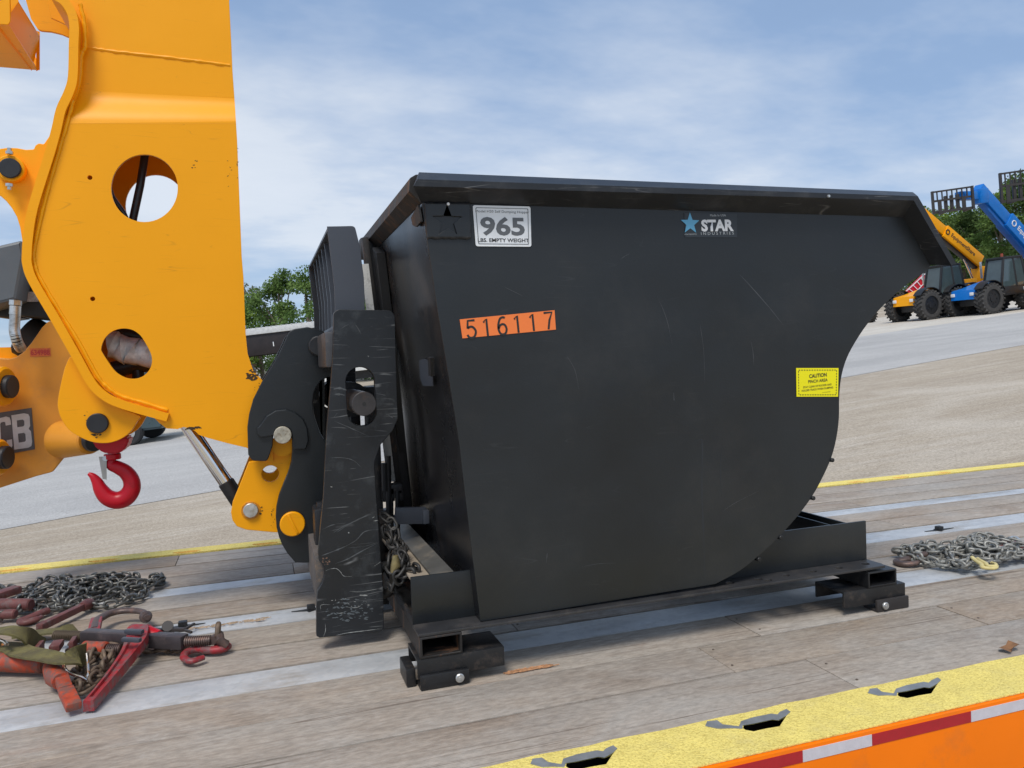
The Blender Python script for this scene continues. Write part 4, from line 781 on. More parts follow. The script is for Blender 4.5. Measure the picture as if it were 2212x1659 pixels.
# transition bend and upper, narrower section
DY = 0.045
def upstrip(ya, yb, sg):
    L0, R0 = onY(138, 267, ya), onY(510, 267, ya); L1, R1 = onY(160, 195, yb), onY(506.5, 212, yb); n_ = 10; mb = MB(); loops = []
    for k in range(n_ + 1):
        t = k / n_; s_ = t * t * (3 - 2 * t); y = ya + (yb - ya) * s_ - (.0005 if k == 0 else 0); l_ = L0.lerp(L1, t); r_ = R0.lerp(R1, t)
        loops.append([(l_.x, y, l_.z), (r_.x, y, r_.z), (r_.x, y + .011 * sg, r_.z), (l_.x, y + .011 * sg, l_.z)])
    mb.loft(loops); return mb.build('boom_bend', YEL, bm_, 60)
upstrip(YB + .0001, YB + DY, 1)
upx = [(506.5, 212), (502, 150), (500, 100), (495, 0), (493, -160), (70, -160), (100, -15), J1(420, 10), J1(480, 80), J1(508, 180), J1(508, 300), J1(505, 480), J1(490, 560), (160, 196)]
plate('boom_side', XZ(upx, YB + DY), YB + DY, YB + DY + PT, YEL, bm_, bev=.001)
plate('boom_side', [(x - .03, z) for x, z in XZ(upx, YB + DY)], YB2 - DY, YB2 - DY + PT, YEL, bm_, bev=.001)
lo2 = XZ([(138, 262), (500, 264), (498, 214), (160, 195)], YB); plate('boom_side', lo2, YB2 - DY, YB2, YEL, bm_, bev=.001)
# wrap-around flange (its edge stands proud of the side plate)
fpx = [J1(350, -20), J1(420, 20), J1(468, 90), J1(487, 180), J1(484, 300), J1(478, 510), J1(452, 610), J1(402, 720), J1(372, 850), J1(330, 1000), J1(222, 1350), J1(190, 1540), J1(182, 1650), J2(185, 60), J2(222, 165), J2(360, 400), J2(490, 630), J2(597, 820), J2(680, 905), J2(775, 953), J2(915, 997), J2(1090, 1045)]
fp = [Vector(p) for p in spline([(onY(u, v, YB).x, onY(u, v, YB).z) for u, v in fpx], 4)]
mb = MB(); bm = mb.bm; hw = 0.0135; sec = []
for i, p in enumerate(fp):
    t = (fp[min(i + 1, len(fp) - 1)] - fp[max(i - 1, 0)]).normalized(); n_ = Vector((-t.y, t.x)); a, b = p + n_ * hw, p - n_ * hw
    sec.append([(a.x, YB - .016, a.y), (a.x, YB2 + .03, a.y), (b.x, YB2 + .03, b.y), (b.x, YB - .016, b.y)])
mb.loft(sec); bmesh.ops.bevel(bm, geom=[e for e in bm.edges if len(e.link_faces) == 2 and e.calc_face_angle(0) > .8], offset=.0012, segments=1, affect='EDGES'); mb.build('flange', YEL, bm_, 40)
# front closing strip of the box
fe = [Vector(p) for p in XZ([(509.5, 262), (516, 400), (522, 553), (530.5, 720), (535, 764)], YB)]
mb = MB(); mb.loft([[(p.x - .006, YB + PT + .001, p.y), (p.x - .014, YB + PT + .001, p.y), (p.x - .05, YB2 - .001, p.y), (p.x - .042, YB2 - .001, p.y)] for p in fe]); mb.build('front_strip', YEL, bm_)
# weld beads
def bead(name, pts, y, r, parent, n=5, mt=YEL):
    P = spline([(onY(u, v, y).x, y, onY(u, v, y).z) for u, v in pts], n); mb = MB()
    mb.tube([(p[0] + random.uniform(-.0008, .0008), p[1], p[2] + random.uniform(-.0008, .0008)) for p in P], [r * random.uniform(.8, 1.2) for _ in P], 8); return mb.build(name, mt, parent)
bead('weld_bead', [J1(520, 30), J1(545, 150), J1(550, 300), J1(525, 360), J1(515, 520), J1(475, 650)], YB + .018, .0065, bm_, 8)
bead('weld_bead', [J1(565, 308), J1(700, 330), J1(900, 352), J1(1100, 375), J1(1300, 400), J1(1490, 425)], YB + DY + .002, .0058, bm_, 8)
bead('weld_bead', [J1(475, 650), J1(420, 850), J1(300, 1270), J1(225, 1600), J2(225, 50), J2(262, 150), J2(400, 380), J2(510, 560), J2(635, 780), J2(700, 852), J2(795, 912), J2(930, 950), J2(1085, 1000)], YB, .006, bm_, 8)
# hook bracket plates below the flange
tb = [J2(470, 655), J2(430, 700), J2(405, 780), J2(375, 930), J2(378, 1000), J2(400, 1060), J2(450, 1130), J2(530, 1180), J2(610, 1208), J2(700, 1212), J2(780, 1188), J2(845, 1140), J2(890, 1070), J2(905, 1035), J2(780, 985), J2(640, 900), J2(560, 800)]
ear = plate('hook_bracket', [tuple(p) for p in spline(XZ(tb, YB + .03), 3, True)], YB + .03, YB + .05, YEL, bm_, bev=.002)
plate('hook_bracket', [tuple(p) for p in spline(XZ(tb, YB + .03), 3, True)], YB2 - .05, YB2 - .03, YEL, bm_, bev=.002)
grime(ear, 210, 939, 10, 6, YB + .03, 12, 11, sp=.8); grime(ear, 205, 905, 24, 22, YB + .03, 6, 12, sp=.5)
mb = MB(); pinY(mb, 210, 914.7, YB + .018, YB2 - .02, 21.8, bev=.003); mb.build('pin', PIN, ear)
# upper left pin boss bracket
br = [J4(430, -40), J4(400, 20), J4(385, 60), J4(340, 125), J4(300, 118), J4(275, 135), J4(262, 165), J4(200, 168), J4(130, 155), J4(60, 152), J4(-60, 170), J4(-160, 260), J4(-160, 450), J4(-60, 500), J4(0, 525), J4(50, 570), J4(90, 620), J4(130, 690), J4(155, 770), J4(170, 860), J4(182, 950), J4(230, 860)]
bk = plate('boss_bracket', rounded([(x, z, .006) for x, z in XZ(br, YB + .03)], 3), YB + .03, YB + .05, YEL, bm_, bev=.002)
mb = MB(); pinY(mb, 21, 363, YB - .0, YB + .03, 28, bev=.003); mb.build('boss', YEL, bk)
mb = MB(); pinY(mb, 20.5, 362.5, YB - .012, YB - .0005, 21.5, bev=.003); mb.build('pin', PIN, bk)
for (u, v, dv) in ((20.5, 333, -1), (20.5, 397, 1)):
    mb = MB(); a, b = onY(u, v, YB - .004), onY(u, v + 6 * dv, YB - .004); mb.cyl(a, b, .011, seg=6); mb.cyl(a, onY(u, v + 13 * dv, YB - .004), .0065, seg=10); mb.build('bolt', ZINC, bk)
# inner hoses seen through the round cut-out
mb = MB(); mb.tube([onY(330, 300, 2.95), onY(313, 335, 2.94), onY(303, 400, 2.93), onY(288, 470, 2.93), onY(275, 560, 2.94)], .013, 12); mb.build('inner_hose', HOSE, bm_)
mb = MB(); mb.tube([onY(225, 370, 2.95), onY(242, 425, 2.94), onY(268, 462, 2.94), onY(285, 500, 2.95)], .009, 10); mb.build('inner_hose', HOSE, bm_)
# wrapped hydraulic coupling seen in the lower cut-out
mb = MB(); a, b = onY(235, 745, 2.93), onY(335, 770, 2.93)
P = [a.lerp(b, k / 10) + Vector((0, 0, .006 * math.sin(k * 1.9))) for k in range(11)]; mb.tube(P, [.045 * (1 + .18 * math.sin(k * 2.7)) for k in range(11)], 16); mb.build('wrapped_coupling', mat('plastic wrap', (0.72, 0.74, 0.75), 0.35, var=.35, vscale=25, bump=.6, bscale=30), bm_)
mb = MB()
for (u0, v0, u1, v1, r) in ((225, 715, 335, 738, .028), (245, 800, 335, 785, .03), (285, 700, 300, 820, .02)): mb.tube([onY(u0, v0, 2.98), onY((u0 + u1) / 2, (v0 + v1) / 2 - 6, 2.98), onY(u1, v1, 2.98)], r, 12)
mb.build('inner_hose', HOSE, bm_)
# tilt cylinder and link
a, b, c = onY(395, 905, 2.93), onY(487, 1040, 2.93), onY(530, 1105, 2.93); r = 15 * mpx(b)
mb = MB(); mb.cyl(a, b, r, seg=28); mb.build('cylinder_rod', CHROME, bm_)
mb = MB(); mb.cyl(b, c, r * 1.15, seg=28, bev=.004); mb.build('cylinder_gland', HOSE, bm_)
ln = [K5(125, 205), K5(80, 320), K5(30, 440), K5(20, 500), K5(28, 545), K5(55, 582), K5(110, 602), K5(285, 618), K5(330, 600), K5(340, 400), K5(378, 260), K5(382, 150), K5(365, 110), K5(255, 110), K5(235, 195)]
hl = onY(584, 1023.5, YB + .01); lk = plate('tilt_link', [tuple(p) for p in rounded([(x, z, .01) for x, z in XZ(ln, YB + .01)])], YB + .01, YB + .035, YEL, bm_, holes=[circle(hl.x, hl.z, 18 * mpx(hl), 32)], bev=.002)
plate('tilt_link', [tuple(p) for p in rounded([(x, z, .01) for x, z in XZ(ln, YB + .01)])], YB2 - .035, YB2 - .01, YEL, bm_, holes=[circle(hl.x, hl.z, 18 * mpx(hl), 32)], bev=.002)
grime(lk, 556, 1104, 14, 13, YB + .0095, 26, 7, sp=1.1); grime(lk, 588, 1110, 6, 30, YB + .0095, 14, 8, sp=.35)
mb = MB(); pinY(mb, 541.5, 1103, YB - .004, YB2, 15.5, bev=.002); mb.build('link_pin', ZINC, lk)
mb = MB(); pinY(mb, 541.5, 1103, YB + .006, YB + .0095, 19.5, bev=.001); mb.build('link_washer', YDARK, lk)
mb = MB(); p = onY(610.6, 962, YB - .01); mb.cyl((p.x, YB - .01, p.z), (p.x, YB + .01, p.z), 24 * mpx(p), seg=30); mb.build('link_boss', YEL, lk)
grime(bs, 545, 812, 13, 9, YB, 26, 1); grime(bs, 548, 800, 8, 14, YB, 12, 2); grime(bs, 415, 925, 22, 4, YB, 22, 3); grime(bs, 560, 835, 20, 14, YB, 10, 9, sp=.5)
grime(bs, 513, 372, 1.5, 60, YB, 6, 4, sp=.6); grime(bs, 497, 370, 10, 40, YB, 7, 5, sp=.4); grime(bs, 420, 355, 8, 10, YB, 5, 6, sp=.6)
# top left: part of the inner boom section
TL = thing('boom_crosshead', (-1.0, 3.1, 2.0), 'orange-yellow box beam end at the top left corner of the view', 'boom section')
pts = XZ([J1(-120, -60), J1(62, -60), J1(66, 140), J1(52, 160), J1(-120, 150)], 2.86); plate('end_plate', rounded([(x, z, .004) for x, z in pts]), 2.86, 2.872, YEL, TL)
a, b = onY(*J1(215, 205), 3.15), onY(*J1(250, 450), 3.15)
# receding channel
Q = lambda x, y, yy: onY(x / 3, y / 3, yy)
mb = MB(); mb.loft([[Q(120, 10, 2.9), Q(255, 230, 3.2), Q(255, 260, 3.2), Q(90, 30, 2.9)], [Q(10, 170, 2.9), Q(205, 440, 3.2), Q(205, 460, 3.2), Q(-10, 190, 2.9)]]); mb.build('web', YEL, TL)
mb = MB(); mb.loft([[Q(235, 200, 3.2), Q(258, 205, 3.2), Q(258, 450, 3.2), Q(235, 462, 3.2)], [Q(235, 200, 3.23), Q(258, 205, 3.23), Q(258, 450, 3.23), Q(235, 462, 3.23)]]); mb.build('web_edge', YEL, TL)
mb = MB(); mb.loft([[Q(-60, 430, 3.2), Q(240, 455, 3.2), Q(240, 440, 3.2), Q(-60, 415, 3.2)], [Q(-60, 150, 2.88), Q(60, 165, 2.88), Q(60, 160, 2.88), Q(-60, 145, 2.88)]]); mb.build('bottom_web', YEL, TL)
mb = MB(); mb.loft([[Q(-60, 430, 3.24), Q(258, 455, 3.24), Q(100, -60, 3.24), Q(-60, -60, 3.24)], [Q(-60, 430, 3.25), Q(258, 455, 3.25), Q(100, -60, 3.25), Q(-60, -60, 3.25)]]); mb.build('back_web', YEL, TL)
mb = MB(); inn = [(150, -60), (200, 120), (250, 198), (330, 205), (400, 222), (462, 250), (470, 100), (420, -60)]
plate('gusset', rounded([(x, z, .02) for x, z in XZ([J1(*p) for p in inn], 3.15)]), 3.15, 3.162, YEL, TL)

# ------------------------------------------------------------------ red hook
hk_ = thing('lifting_hook', tuple(onY(210, 914, 2.94)), 'red steel lifting hook with silver latch hanging below the yellow boom', 'hook')
YK = 2.94
blk = [J2(590, 1175), J2(835, 1175), J2(832, 1215), J2(800, 1262), J2(760, 1283), J2(690, 1283), J2(640, 1260), J2(605, 1225)]
q = XZ(blk, YK - .05); mb = MB(); mb.loft([[(x * 1.0 + (-.0), YK - .05 * s, z) for x, z in q] for s in (1, -1)]); bmesh.ops.bevel(mb.bm, geom=mb.bm.edges[:], offset=.006, segments=2, affect='EDGES'); mb.build('swivel_block', REDP, hk_)
mb = MB(); a, b = onY(*J2(728, 1280), YK), onY(*J2(730, 1318), YK); mb.cyl(a, b, 17 * mpx(a), seg=20, bev=.003); mb.build('collar', REDP, hk_)
hp_ = [(725, 1310, 26), (722, 1350, 36), (765, 1370, 42), (815, 1400, 46), (850, 1450, 50), (853, 1510, 54), (815, 1565, 57), (755, 1583, 56), (695, 1562, 52), (655, 1515, 44), (630, 1465, 33), (602, 1428, 22), (572, 1410, 10)]
sp = spline([(onY(*J2(x, y), YK).x, YK, onY(*J2(x, y), YK).z, r_ / 3) for x, y, r_ in hp_], 5); s_ = mpx(onY(250, 1000, YK))
mb = MB(); mb.tube([p[:3] for p in sp], [p[3] * s_ for p in sp], 18, flat=1.0); mb.build('hook_body', REDP, hk_, 60)
mb = MB(); mb.loft([[onY(*J2(x, y), YK - .018) for x, y in ((640, 1300), (690, 1300), (692, 1450), (665, 1445))], [onY(*J2(x, y), YK + .018) for x, y in ((640, 1300), (690, 1300), (692, 1450), (665, 1445))]]); mb.build('latch', mat('dull latch steel', (0.42, 0.42, 0.41), .35, metal=.8, var=.2), hk_)
mb = MB(); mb.cyl(onY(*J2(682, 1312), YK - .022), onY(*J2(682, 1312), YK + .022), .009, seg=14); mb.build('latch_pivot', ZINC, hk_)

# ------------------------------------------------------------------ second yellow boom, behind on the left
b2 = thing('rear_boom_head', (-1.6, 3.9, 0.5), 'weathered yellow boom head with black and white logo plate at the left edge', 'loader boom')
Y2 = 3.55
V5 = lambda x, y: (x / 3.857, 645.1 + y / 3.857)
o2 = [V5(-260, 330), V5(0, 350), V5(60, 352), V5(200, 352), V5(235, 340), V5(300, 270), V5(420, 160), V5(520, 300), V5(620, 500), V5(640, 1000), V5(560, 1290), V5(435, 1445), V5(300, 1480), V5(100, 1545), V5(-260, 1660)]
o2 = [V5(-260, 480), V5(0, 498), V5(60, 505), V5(130, 490), V5(190, 450), V5(260, 370), V5(350, 240), V5(430, 160), V5(520, 300), V5(620, 500), V5(640, 1000), V5(560, 1290), V5(435, 1445), V5(300, 1480), V5(100, 1545), V5(-260, 1660)]
OCH = mat('weathered yellow paint', (0.66, 0.27, 0.02), 0.5, var=.12, vscale=3, dirt=(0.45, 0.20, 0.05), dirt_amt=.5, dirt_scale=5, bump=.02)
bp2 = plate('side_plate', rounded([(x, z, .02) for x, z in XZ(o2, Y2)], 4), Y2, Y2 + .02, OCH, b2, bev=.003)
lipc = spline([(onY(*p, Y2).x, onY(*p, Y2).z) for p in o2[:8]], 5)
mb = MB(); mb.loft([[(x, Y2 + .021, z), (x, Y2 + .30, z + .0), (x, Y2 + .30, z - .012), (x, Y2 + .021, z - .012)] for x, z in lipc]); mb.build('top_lip', YEL, b2, 60)
mb = MB(); mb.box(onY(-70, 800, Y2).x, onY(95, 800, Y2).x, Y2 + .30, Y2 + .312, onY(0, 960, Y2).z, onY(0, 745, Y2).z); mb.build('far_plate', YEL, b2)
# logo plate, perspective of the face
lg = XZ([V5(-170, 975), V5(262, 910), V5(290, 1255), V5(-150, 1335)], Y2 - .003); lgp = plate('logo_plate', lg, Y2 - .003, Y2 - .0005, mat('logo dark', (0.09, 0.085, 0.085), .5, var=.2, vscale=20), b2, bev=.0003)
LW_ = mat('logo white', (0.55, 0.55, 0.54), 0.6, var=.15, vscale=20)
def letterpoly(polys, name='letter'):
    for out_, hs in polys:
        me = plate_mesh(XZ([V5(*p) for p in out_], Y2 - .0045), [XZ([V5(*p) for p in h] , Y2 - .0045) for h in hs], .001, .0001)
        me.transform(Matrix.Translation((0, Y2 - .0045, 0)) @ Matrix.Rotation(R(90), 4, 'X')); finish(name, me, LW_, lgp)
letterpoly([([(95, 972), (200, 955), (235, 962), (248, 985), (252, 1060), (238, 1085), (258, 1105), (268, 1190), (262, 1228), (235, 1242), (120, 1258)], [[(140, 1015), (190, 1007), (202, 1018), (204, 1050), (195, 1064), (144, 1072)], [(150, 1125), (200, 1117), (212, 1128), (216, 1180), (208, 1192), (156, 1200)]]),
            ([(-20, 1000), (50, 982), (80, 990), (88, 1015), (92, 1050), (48, 1058), (44, 1030), (30, 1026), (8, 1032), (2, 1045), (12, 1215), (22, 1225), (50, 1218), (58, 1205), (56, 1180), (100, 1172), (104, 1225), (90, 1252), (30, 1266), (-20, 1262), (-42, 1240), (-55, 1030)], []),
            ([(-110, 1010), (-70, 1004), (-60, 1230), (-75, 1262), (-150, 1276), (-150, 1235), (-112, 1228)], [])])
# red stencilled number
p = onY(87, 761, Y2 - .002); mb = MB(); mb.box(p.x - .037, p.x + .037, Y2 - .0016, Y2 - .0005, p.z - .017, p.z + .017); st = mb.build('number_label', mat('faded red label', (0.55, 0.13, 0.03), .6, var=.2, vscale=60), b2)
lettering('634988', wallM(p.x, Y2 - .0022, p.z, -.01), mat('red ink', (0.40, 0.03, 0.03), .6), st, w=.068, h=.024, bold=.03)
RGT = Vector((AX.x, AY.x, AZ.x)); dB_ = (RGT * .99 + AXC * .06).normalized()
for (u, v, r_, rl, rx) in ((22, 835, 43, 25, 8), (12, 988, 39, 25, 8)):
    e = onY(u, v, Y2 - .12); s_ = mpx(e); mb = MB(); mb.cyl(e - dB_ * .16, e - dB_ * .012, r_ * s_, seg=36, bev=.008); o = mb.build('boss', YEL, b2)
    mb = MB(); mb.cyl(e - dB_ * .02, e + dB_ * .012, rl * s_, seg=28, bev=.004); mb.build('pin', PIN, o)
mb = MB(); a = onY(118, 955, Y2 - .12); mb.cyl((a.x, Y2 - .0, a.z), (a.x + .13, Y2 - .14, a.z + .0), 42 * mpx(a), 30 * mpx(a), seg=32, bev=.006); o = mb.build('tube_boss', OCH, b2)
mb = MB(); mb.cyl((a.x + .133, Y2 - .143, a.z), (a.x + .15, Y2 - .16, a.z), 24 * mpx(a), seg=24, bev=.003); mb.build('pin', PIN, o)
# dark hydraulic housing with hose
hs = thing('grey_housing', (-1.6, 3.7, 1.0), 'dark grey boxy housing with a braided hose behind the yellow boom', 'machine housing')
hx = [J4(-200, 960), J4(20, 905), J4(170, 870), J4(190, 990), J4(155, 1180), J4(128, 1335), J4(-200, 1420)]
plate('housing', rounded([(x, z, .01) for x, z in XZ(hx, 3.45)]), 3.45, 3.75, GREYP, hs, bev=.012)
hx = [J4(172, 900), J4(400, 1000), J4(420, 1500), J4(300, 1480), J4(130, 1460), J4(132, 1330), J4(160, 1180)]
plate('lower_housing', XZ(hx, 3.6), 3.60, 3.8, DARKM, hs, bev=.01)
hx = [J4(-150, 1400), J4(130, 1330), J4(140, 1470), J4(60, 1480), J4(-150, 1450)]
plate('lower_housing', XZ(hx, 3.62), 3.62, 3.8, DARKM, hs, bev=.01)
mb = MB(); mb.cyl(onY(50, 722, 3.78), onY(98, 748, 3.78), .09, seg=24, bev=.01); mb.build('rubber_boot', RUB, hs)
p = onY(68, 640, 3.44); lbp = MB(); q = onY(*J4(246, 1312), 3.59); lbp.box(q.x - .022, q.x + .022, 3.588, 3.5995, q.z - .02, q.z + .02); lb_ = lbp.build('label', mat('small label', (0.4, 0.4, 0.42), .5, var=.4, vscale=120), hs)
mb = MB(); hpts = [onY(*J4(118, 1370), 3.42), onY(*J4(118, 1460), 3.42), onY(*J4(112, 1560), 3.42), onY(*J4(130, 1650), 3.42), onY(*J4(165, 1720), 3.46)]
HP = [Vector(p) for p in spline(hpts, 6)]; mb.tube(HP, .017, 12); hz_ = mb.build('hose', HOSE, hs)
mb = MB(); 
for k in range(34):
    t = k / 34 * (len(HP) - 1) * .8 + (len(HP) - 1) * .2; i = int(t); p = HP[i].lerp(HP[min(i + 1, len(HP) - 1)], t - i); d = (HP[min(i + 1, len(HP) - 1)] - HP[i]).normalized() if i < len(HP) - 1 else Vector((0, 0, -1))
    mb.cyl(p - d * .0018, p + d * .0018, .0195, seg=12)
mb.build('hose_coil', ZINC, hz_)
mb = MB(); a, b = onY(*J4(122, 1340), 3.42), onY(*J4(116, 1450), 3.42); mb.cyl(a, a.lerp(b, .35), .022, seg=6); mb.cyl(a.lerp(b, .4), b, .02, seg=16); mb.build('hose_fitting', ZINC, hs)

# ------------------------------------------------------------------ chains
def link_mesh(half=0.0195 - .0115, r=0.0115, wire=0.0048):
    mb = MB(); pts = []
    for k in range(9): a = -math.pi / 2 + math.pi * k / 8; pts.append((half + r * math.cos(a), r * math.sin(a), 0))
    for k in range(9): a = math.pi / 2 + math.pi * k / 8; pts.append((-half + r * math.cos(a), r * math.sin(a), 0))
    mb.tube(pts, wire, 7, closed=True); me = mb.mesh()
    for p in me.polygons: p.use_smooth = True
    return me
LM = {}
def link_me(key, material):
    if key not in LM:
        me = link_mesh(); me.name = 'link'; me.materials.append(material); LM[key] = me
    return LM[key]
def chain(root, pts, key, material, scale=1.0, hmap=None, rolls=(12, 78), limit=290, name='link'):
    P = [Vector(p) for p in pts]; pitch = 0.0295 * scale; acc = []; i = 0; pos = P[0].copy(); acc.append(pos.copy()); i = 1
    while i < len(P):
        d = (P[i] - pos).length
        if d < pitch: i += 1; continue
        pos = pos + (P[i] - pos).normalized() * pitch; acc.append(pos.copy())
    base = wm(root).inverted(); n = 0
    for k in range(len(acc) - 1):
        if n >= limit: break
        a, b = acc[k], acc[k + 1]; T = (b - a).normalized(); c = (a + b) / 2
        if hmap is not None:
            key_ = [(int(math.floor(c.x / .018)) + dx, int(math.floor(c.y / .018)) + dy) for dx in (-1, 0, 1) for dy in (-1, 0, 1)]
            h = sum(sorted(hmap.get(q, 0) for q in key_)[-4:]) / 4; h = min(h, .06); c = Vector((c.x, c.y, c.z + h))
            for q in key_: hmap[q] = max(hmap.get(q, 0), h * .6) + .0052
            T = (T + Vector((0, 0, random.uniform(-.3, .3)))).normalized()
        side = Vector((0, 0, 1)).cross(T)
        side = side.normalized() if side.length > 1e-3 else Vector((1, 0, 0))
        roll = R(rolls[k % 2] + random.uniform(-22, 22)); up = T.cross(side)
        Yv = (side * math.cos(roll) + up * math.sin(roll)); Zv = T.cross(Yv)
        M = Matrix.Translation(c + Vector((0, 0, 0.007 * scale + .007 * abs(math.sin(roll)) * scale))) @ Matrix((T, Yv, Zv)).transposed().to_4x4() @ Matrix.Scale(scale, 4)
        o = bpy.data.objects.new(name, link_me(key, material)); C.objects.link(o); o.parent = root; o.matrix_basis = base @ M; n += 1
def pile_path(cx, cy, rx, ry, n, seed, rot=0.0):
    rnd = random.Random(seed); ph = [rnd.uniform(0, 6.28) for _ in range(6)]; out = []
    for i in range(n):
        t = i / n; a = t * 55 + ph[0]
        x = rx * (0.62 * math.cos(a * 0.61 + ph[1]) + 0.38 * math.cos(a * 1.93 + ph[2])) ; y = ry * (0.6 * math.sin(a * 1.13 + ph[3]) + 0.4 * math.sin(a * 2.41 + ph[4]))
        out.append(Vector((cx + x * math.cos(rot) - y * math.sin(rot), cy + x * math.sin(rot) + y * math.cos(rot), 0)))
    return out
def sling_hook(name, P0, P1, r, material, root):
    """a grab hook lying on the deck: shank and curled jaw"""
    P0, P1 = Vector(P0), Vector(P1); d = (P1 - P0); n_ = Vector((0, 0, 1)).cross(d.normalized())
    pts = [P0, P0 + d * .3, P0 + d * .7 + n_ * d.length * .05, P1, P1 + d * .02 + n_ * d.length * .28, P0 + d * .75 + n_ * d.length * .42, P0 + d * .5 + n_ * d.length * .36]
    sp = spline([tuple(p) for p in pts], 5); k = len(sp); mb = MB(); mb.tube(sp, [r * (1 - .5 * abs(i / k - .35)) * (1 if i < k - 4 else .7) for i in range(k)], 12, flat=.8); return mb.build(name, material, root, 60)

ch = thing('chain_pile', (2.68, 2.33, 0), 'grey steel chain heaped on the deck right of the hopper', 'chain')
hm = {}
chain(ch, pile_path(2.69, 2.335, .275, .165, 900, 3), 'c1', CHAIN, 1.12, hm, limit=235)
sling_hook('end_hook', onZ(2000, 1196, .03), onZ(1937, 1213, .012), .016, IRON, ch)
sling_hook('end_hook', onZ(2200, 1172, .02), onZ(2160, 1185, .02), .014, REDW, ch)
mb = MB(); mb.tube([onZ(2190 + 12 * math.cos(a), 1169 + 9 * math.sin(a), .018) for a in [6.283 * k / 14 for k in range(14)]], .006, 8, closed=True); mb.build('end_ring', ZINC, ch)
YHK = mat('pale yellow hook paint', (0.62, 0.52, 0.22), 0.5, var=.25, vscale=30)
sling_hook('grab_hook', onZ(2100, 1204, .055), onZ(2124, 1226, .05), .009, YHK, ch)
sling_hook('grab_hook', onZ(2112, 1206, .06), onZ(2134, 1222, .055), .007, YHK, ch)

ch2 = thing('chain_pile', (-0.7, 3.4, 0), 'dark steel chain heaped along the far side of the deck at the left', 'chain')
hm = {}
def dk(*pp, z=0.0, n=6): return [Vector(p) for p in spline([tuple(onZ(u, v, z)) for u, v in pp], n)]
chain(ch2, pile_path(-.66, 3.34, .235, .20, 700, 12, R(-20)), 'c2', CHAIND, 1.12, hm, limit=180)
chain(ch2, dk((310, 1262), (270, 1254), (230, 1262), (190, 1258), (140, 1262), (100, 1262), (60, 1282), (20, 1284), (-20, 1276), (-60, 1290)), 'c2', CHAIND, 1.12, hm)
chain(ch2, dk((200, 1310), (160, 1302), (110, 1300), (70, 1318), (30, 1340), (-30, 1352)), 'c2', CHAIND, 1.12, hm)
chain(ch2, dk((130, 1290), (80, 1296), (50, 1308), (10, 1330), (-40, 1320)), 'c2', CHAIND, 1.1, hm)
sling_hook('end_hook', onZ(104, 1318, .02), onZ(46, 1342, .012), .017, MAROON, ch2)
ch3 = thing('rusty_chain', (-0.4, 2.45, 0), 'rusty brown chain tangled between the ratchet handles', 'chain')
hm = {}
chain(ch3, dk((402, 1404), (385, 1412), (362, 1416), (340, 1410), (315, 1420), (280, 1420), (240, 1415), (210, 1422), (190, 1440), (178, 1462), (200, 1478), (230, 1450), (225, 1425), (245, 1432), (215, 1470), (180, 1490), (165, 1475), (185, 1450), (210, 1440), (195, 1425)), 'c3', RCHAIN, 1.15, hm)
chain(ch3, dk((165, 1490), (175, 1508), (200, 1496), (222, 1478), (232, 1462)), 'c3', RCHAIN, 1.15, hm)
chain(ch3, dk((180, 1378), (176, 1390), (160, 1396), (156, 1410), (150, 1425)), 'c3', RCHAIN, 1.15, hm)

# ------------------------------------------------------------------ ratchet binders, straps and bars on the deck
def threads(mb, a, b, r, pitch=.006):
    a, b = Vector(a), Vector(b); n_ = int((b - a).length / pitch); mb.cyl(a, b, r * .8, seg=12); d = (b - a).normalized()
    for k in range(n_): c = a.lerp(b, (k + .5) / n_); mb.cyl(c - d * pitch * .25, c + d * pitch * .25, r, seg=12)
rb = thing('ratchet_binder', tuple(onZ(290, 1385)), 'ratchet load binder with black square barrel and long red handle', 'load binder')
zb = .045
a, b = onZ(182, 1374, zb), onZ(400, 1386, zb); mb = MB(); mb.bar(a, b, .042, .042, .008); mb.build('barrel', MAROON if False else mat('greasy dark barrel', (0.05, 0.042, 0.045), .42, var=.3, vscale=20, dirt=(0.16, 0.12, 0.11), dirt_amt=.4, dirt_scale=25), rb)
mb = MB(); threads(mb, onZ(118, 1372, zb), a, .0155); mb.build('screw', mat('brass brown thread', (0.16, 0.12, 0.08), .5, metal=.4, var=.2), rb)
mb = MB(); threads(mb, b, onZ(456, 1383, zb), .0155); mb.build('screw', IRON, rb)
mb = MB(); mb.tube([onZ(458, 1384, zb), onZ(466, 1378, zb), onZ(474, 1372, .05), onZ(476, 1385, .045), onZ(488, 1392, .03)], .014, 12); mb.build('eye', IRON, rb)
mb = MB(); cr = onZ(470, 1372, .05); mb.tube([cr + Vector((.004 * math.sin(t), .016 * math.cos(t), .034 * math.sin(t) + .0)) for t in [6.283 * k / 18 for k in range(18)]], .0085, 10, closed=True); mb.build('ring', RCHAIN, rb)
sp = dk((490, 1395), (478, 1402), (452, 1404), (424, 1402), (402, 1410), (398, 1422), (414, 1428), (440, 1420), z=.018, n=5); mb = MB(); mb.tube(sp, [.0165 * (1 - .012 * i) for i in range(len(sp))], 12, flat=.8); mb.build('grab_hook', REDW, rb, 60)
hd = [onZ(302, 1362, .072), onZ(293, 1388, .068), onZ(274, 1420, .048), onZ(243, 1462, .034), onZ(208, 1505, .022), onZ(191, 1525, .018)]
hw_ = [.026, .030, .021, .0155, .013, .0135]; SP = spline([tuple(p) for p in hd], 5); WS = spline([(w_, 0) for w_ in hw_], 5); mb = MB(); loops = []
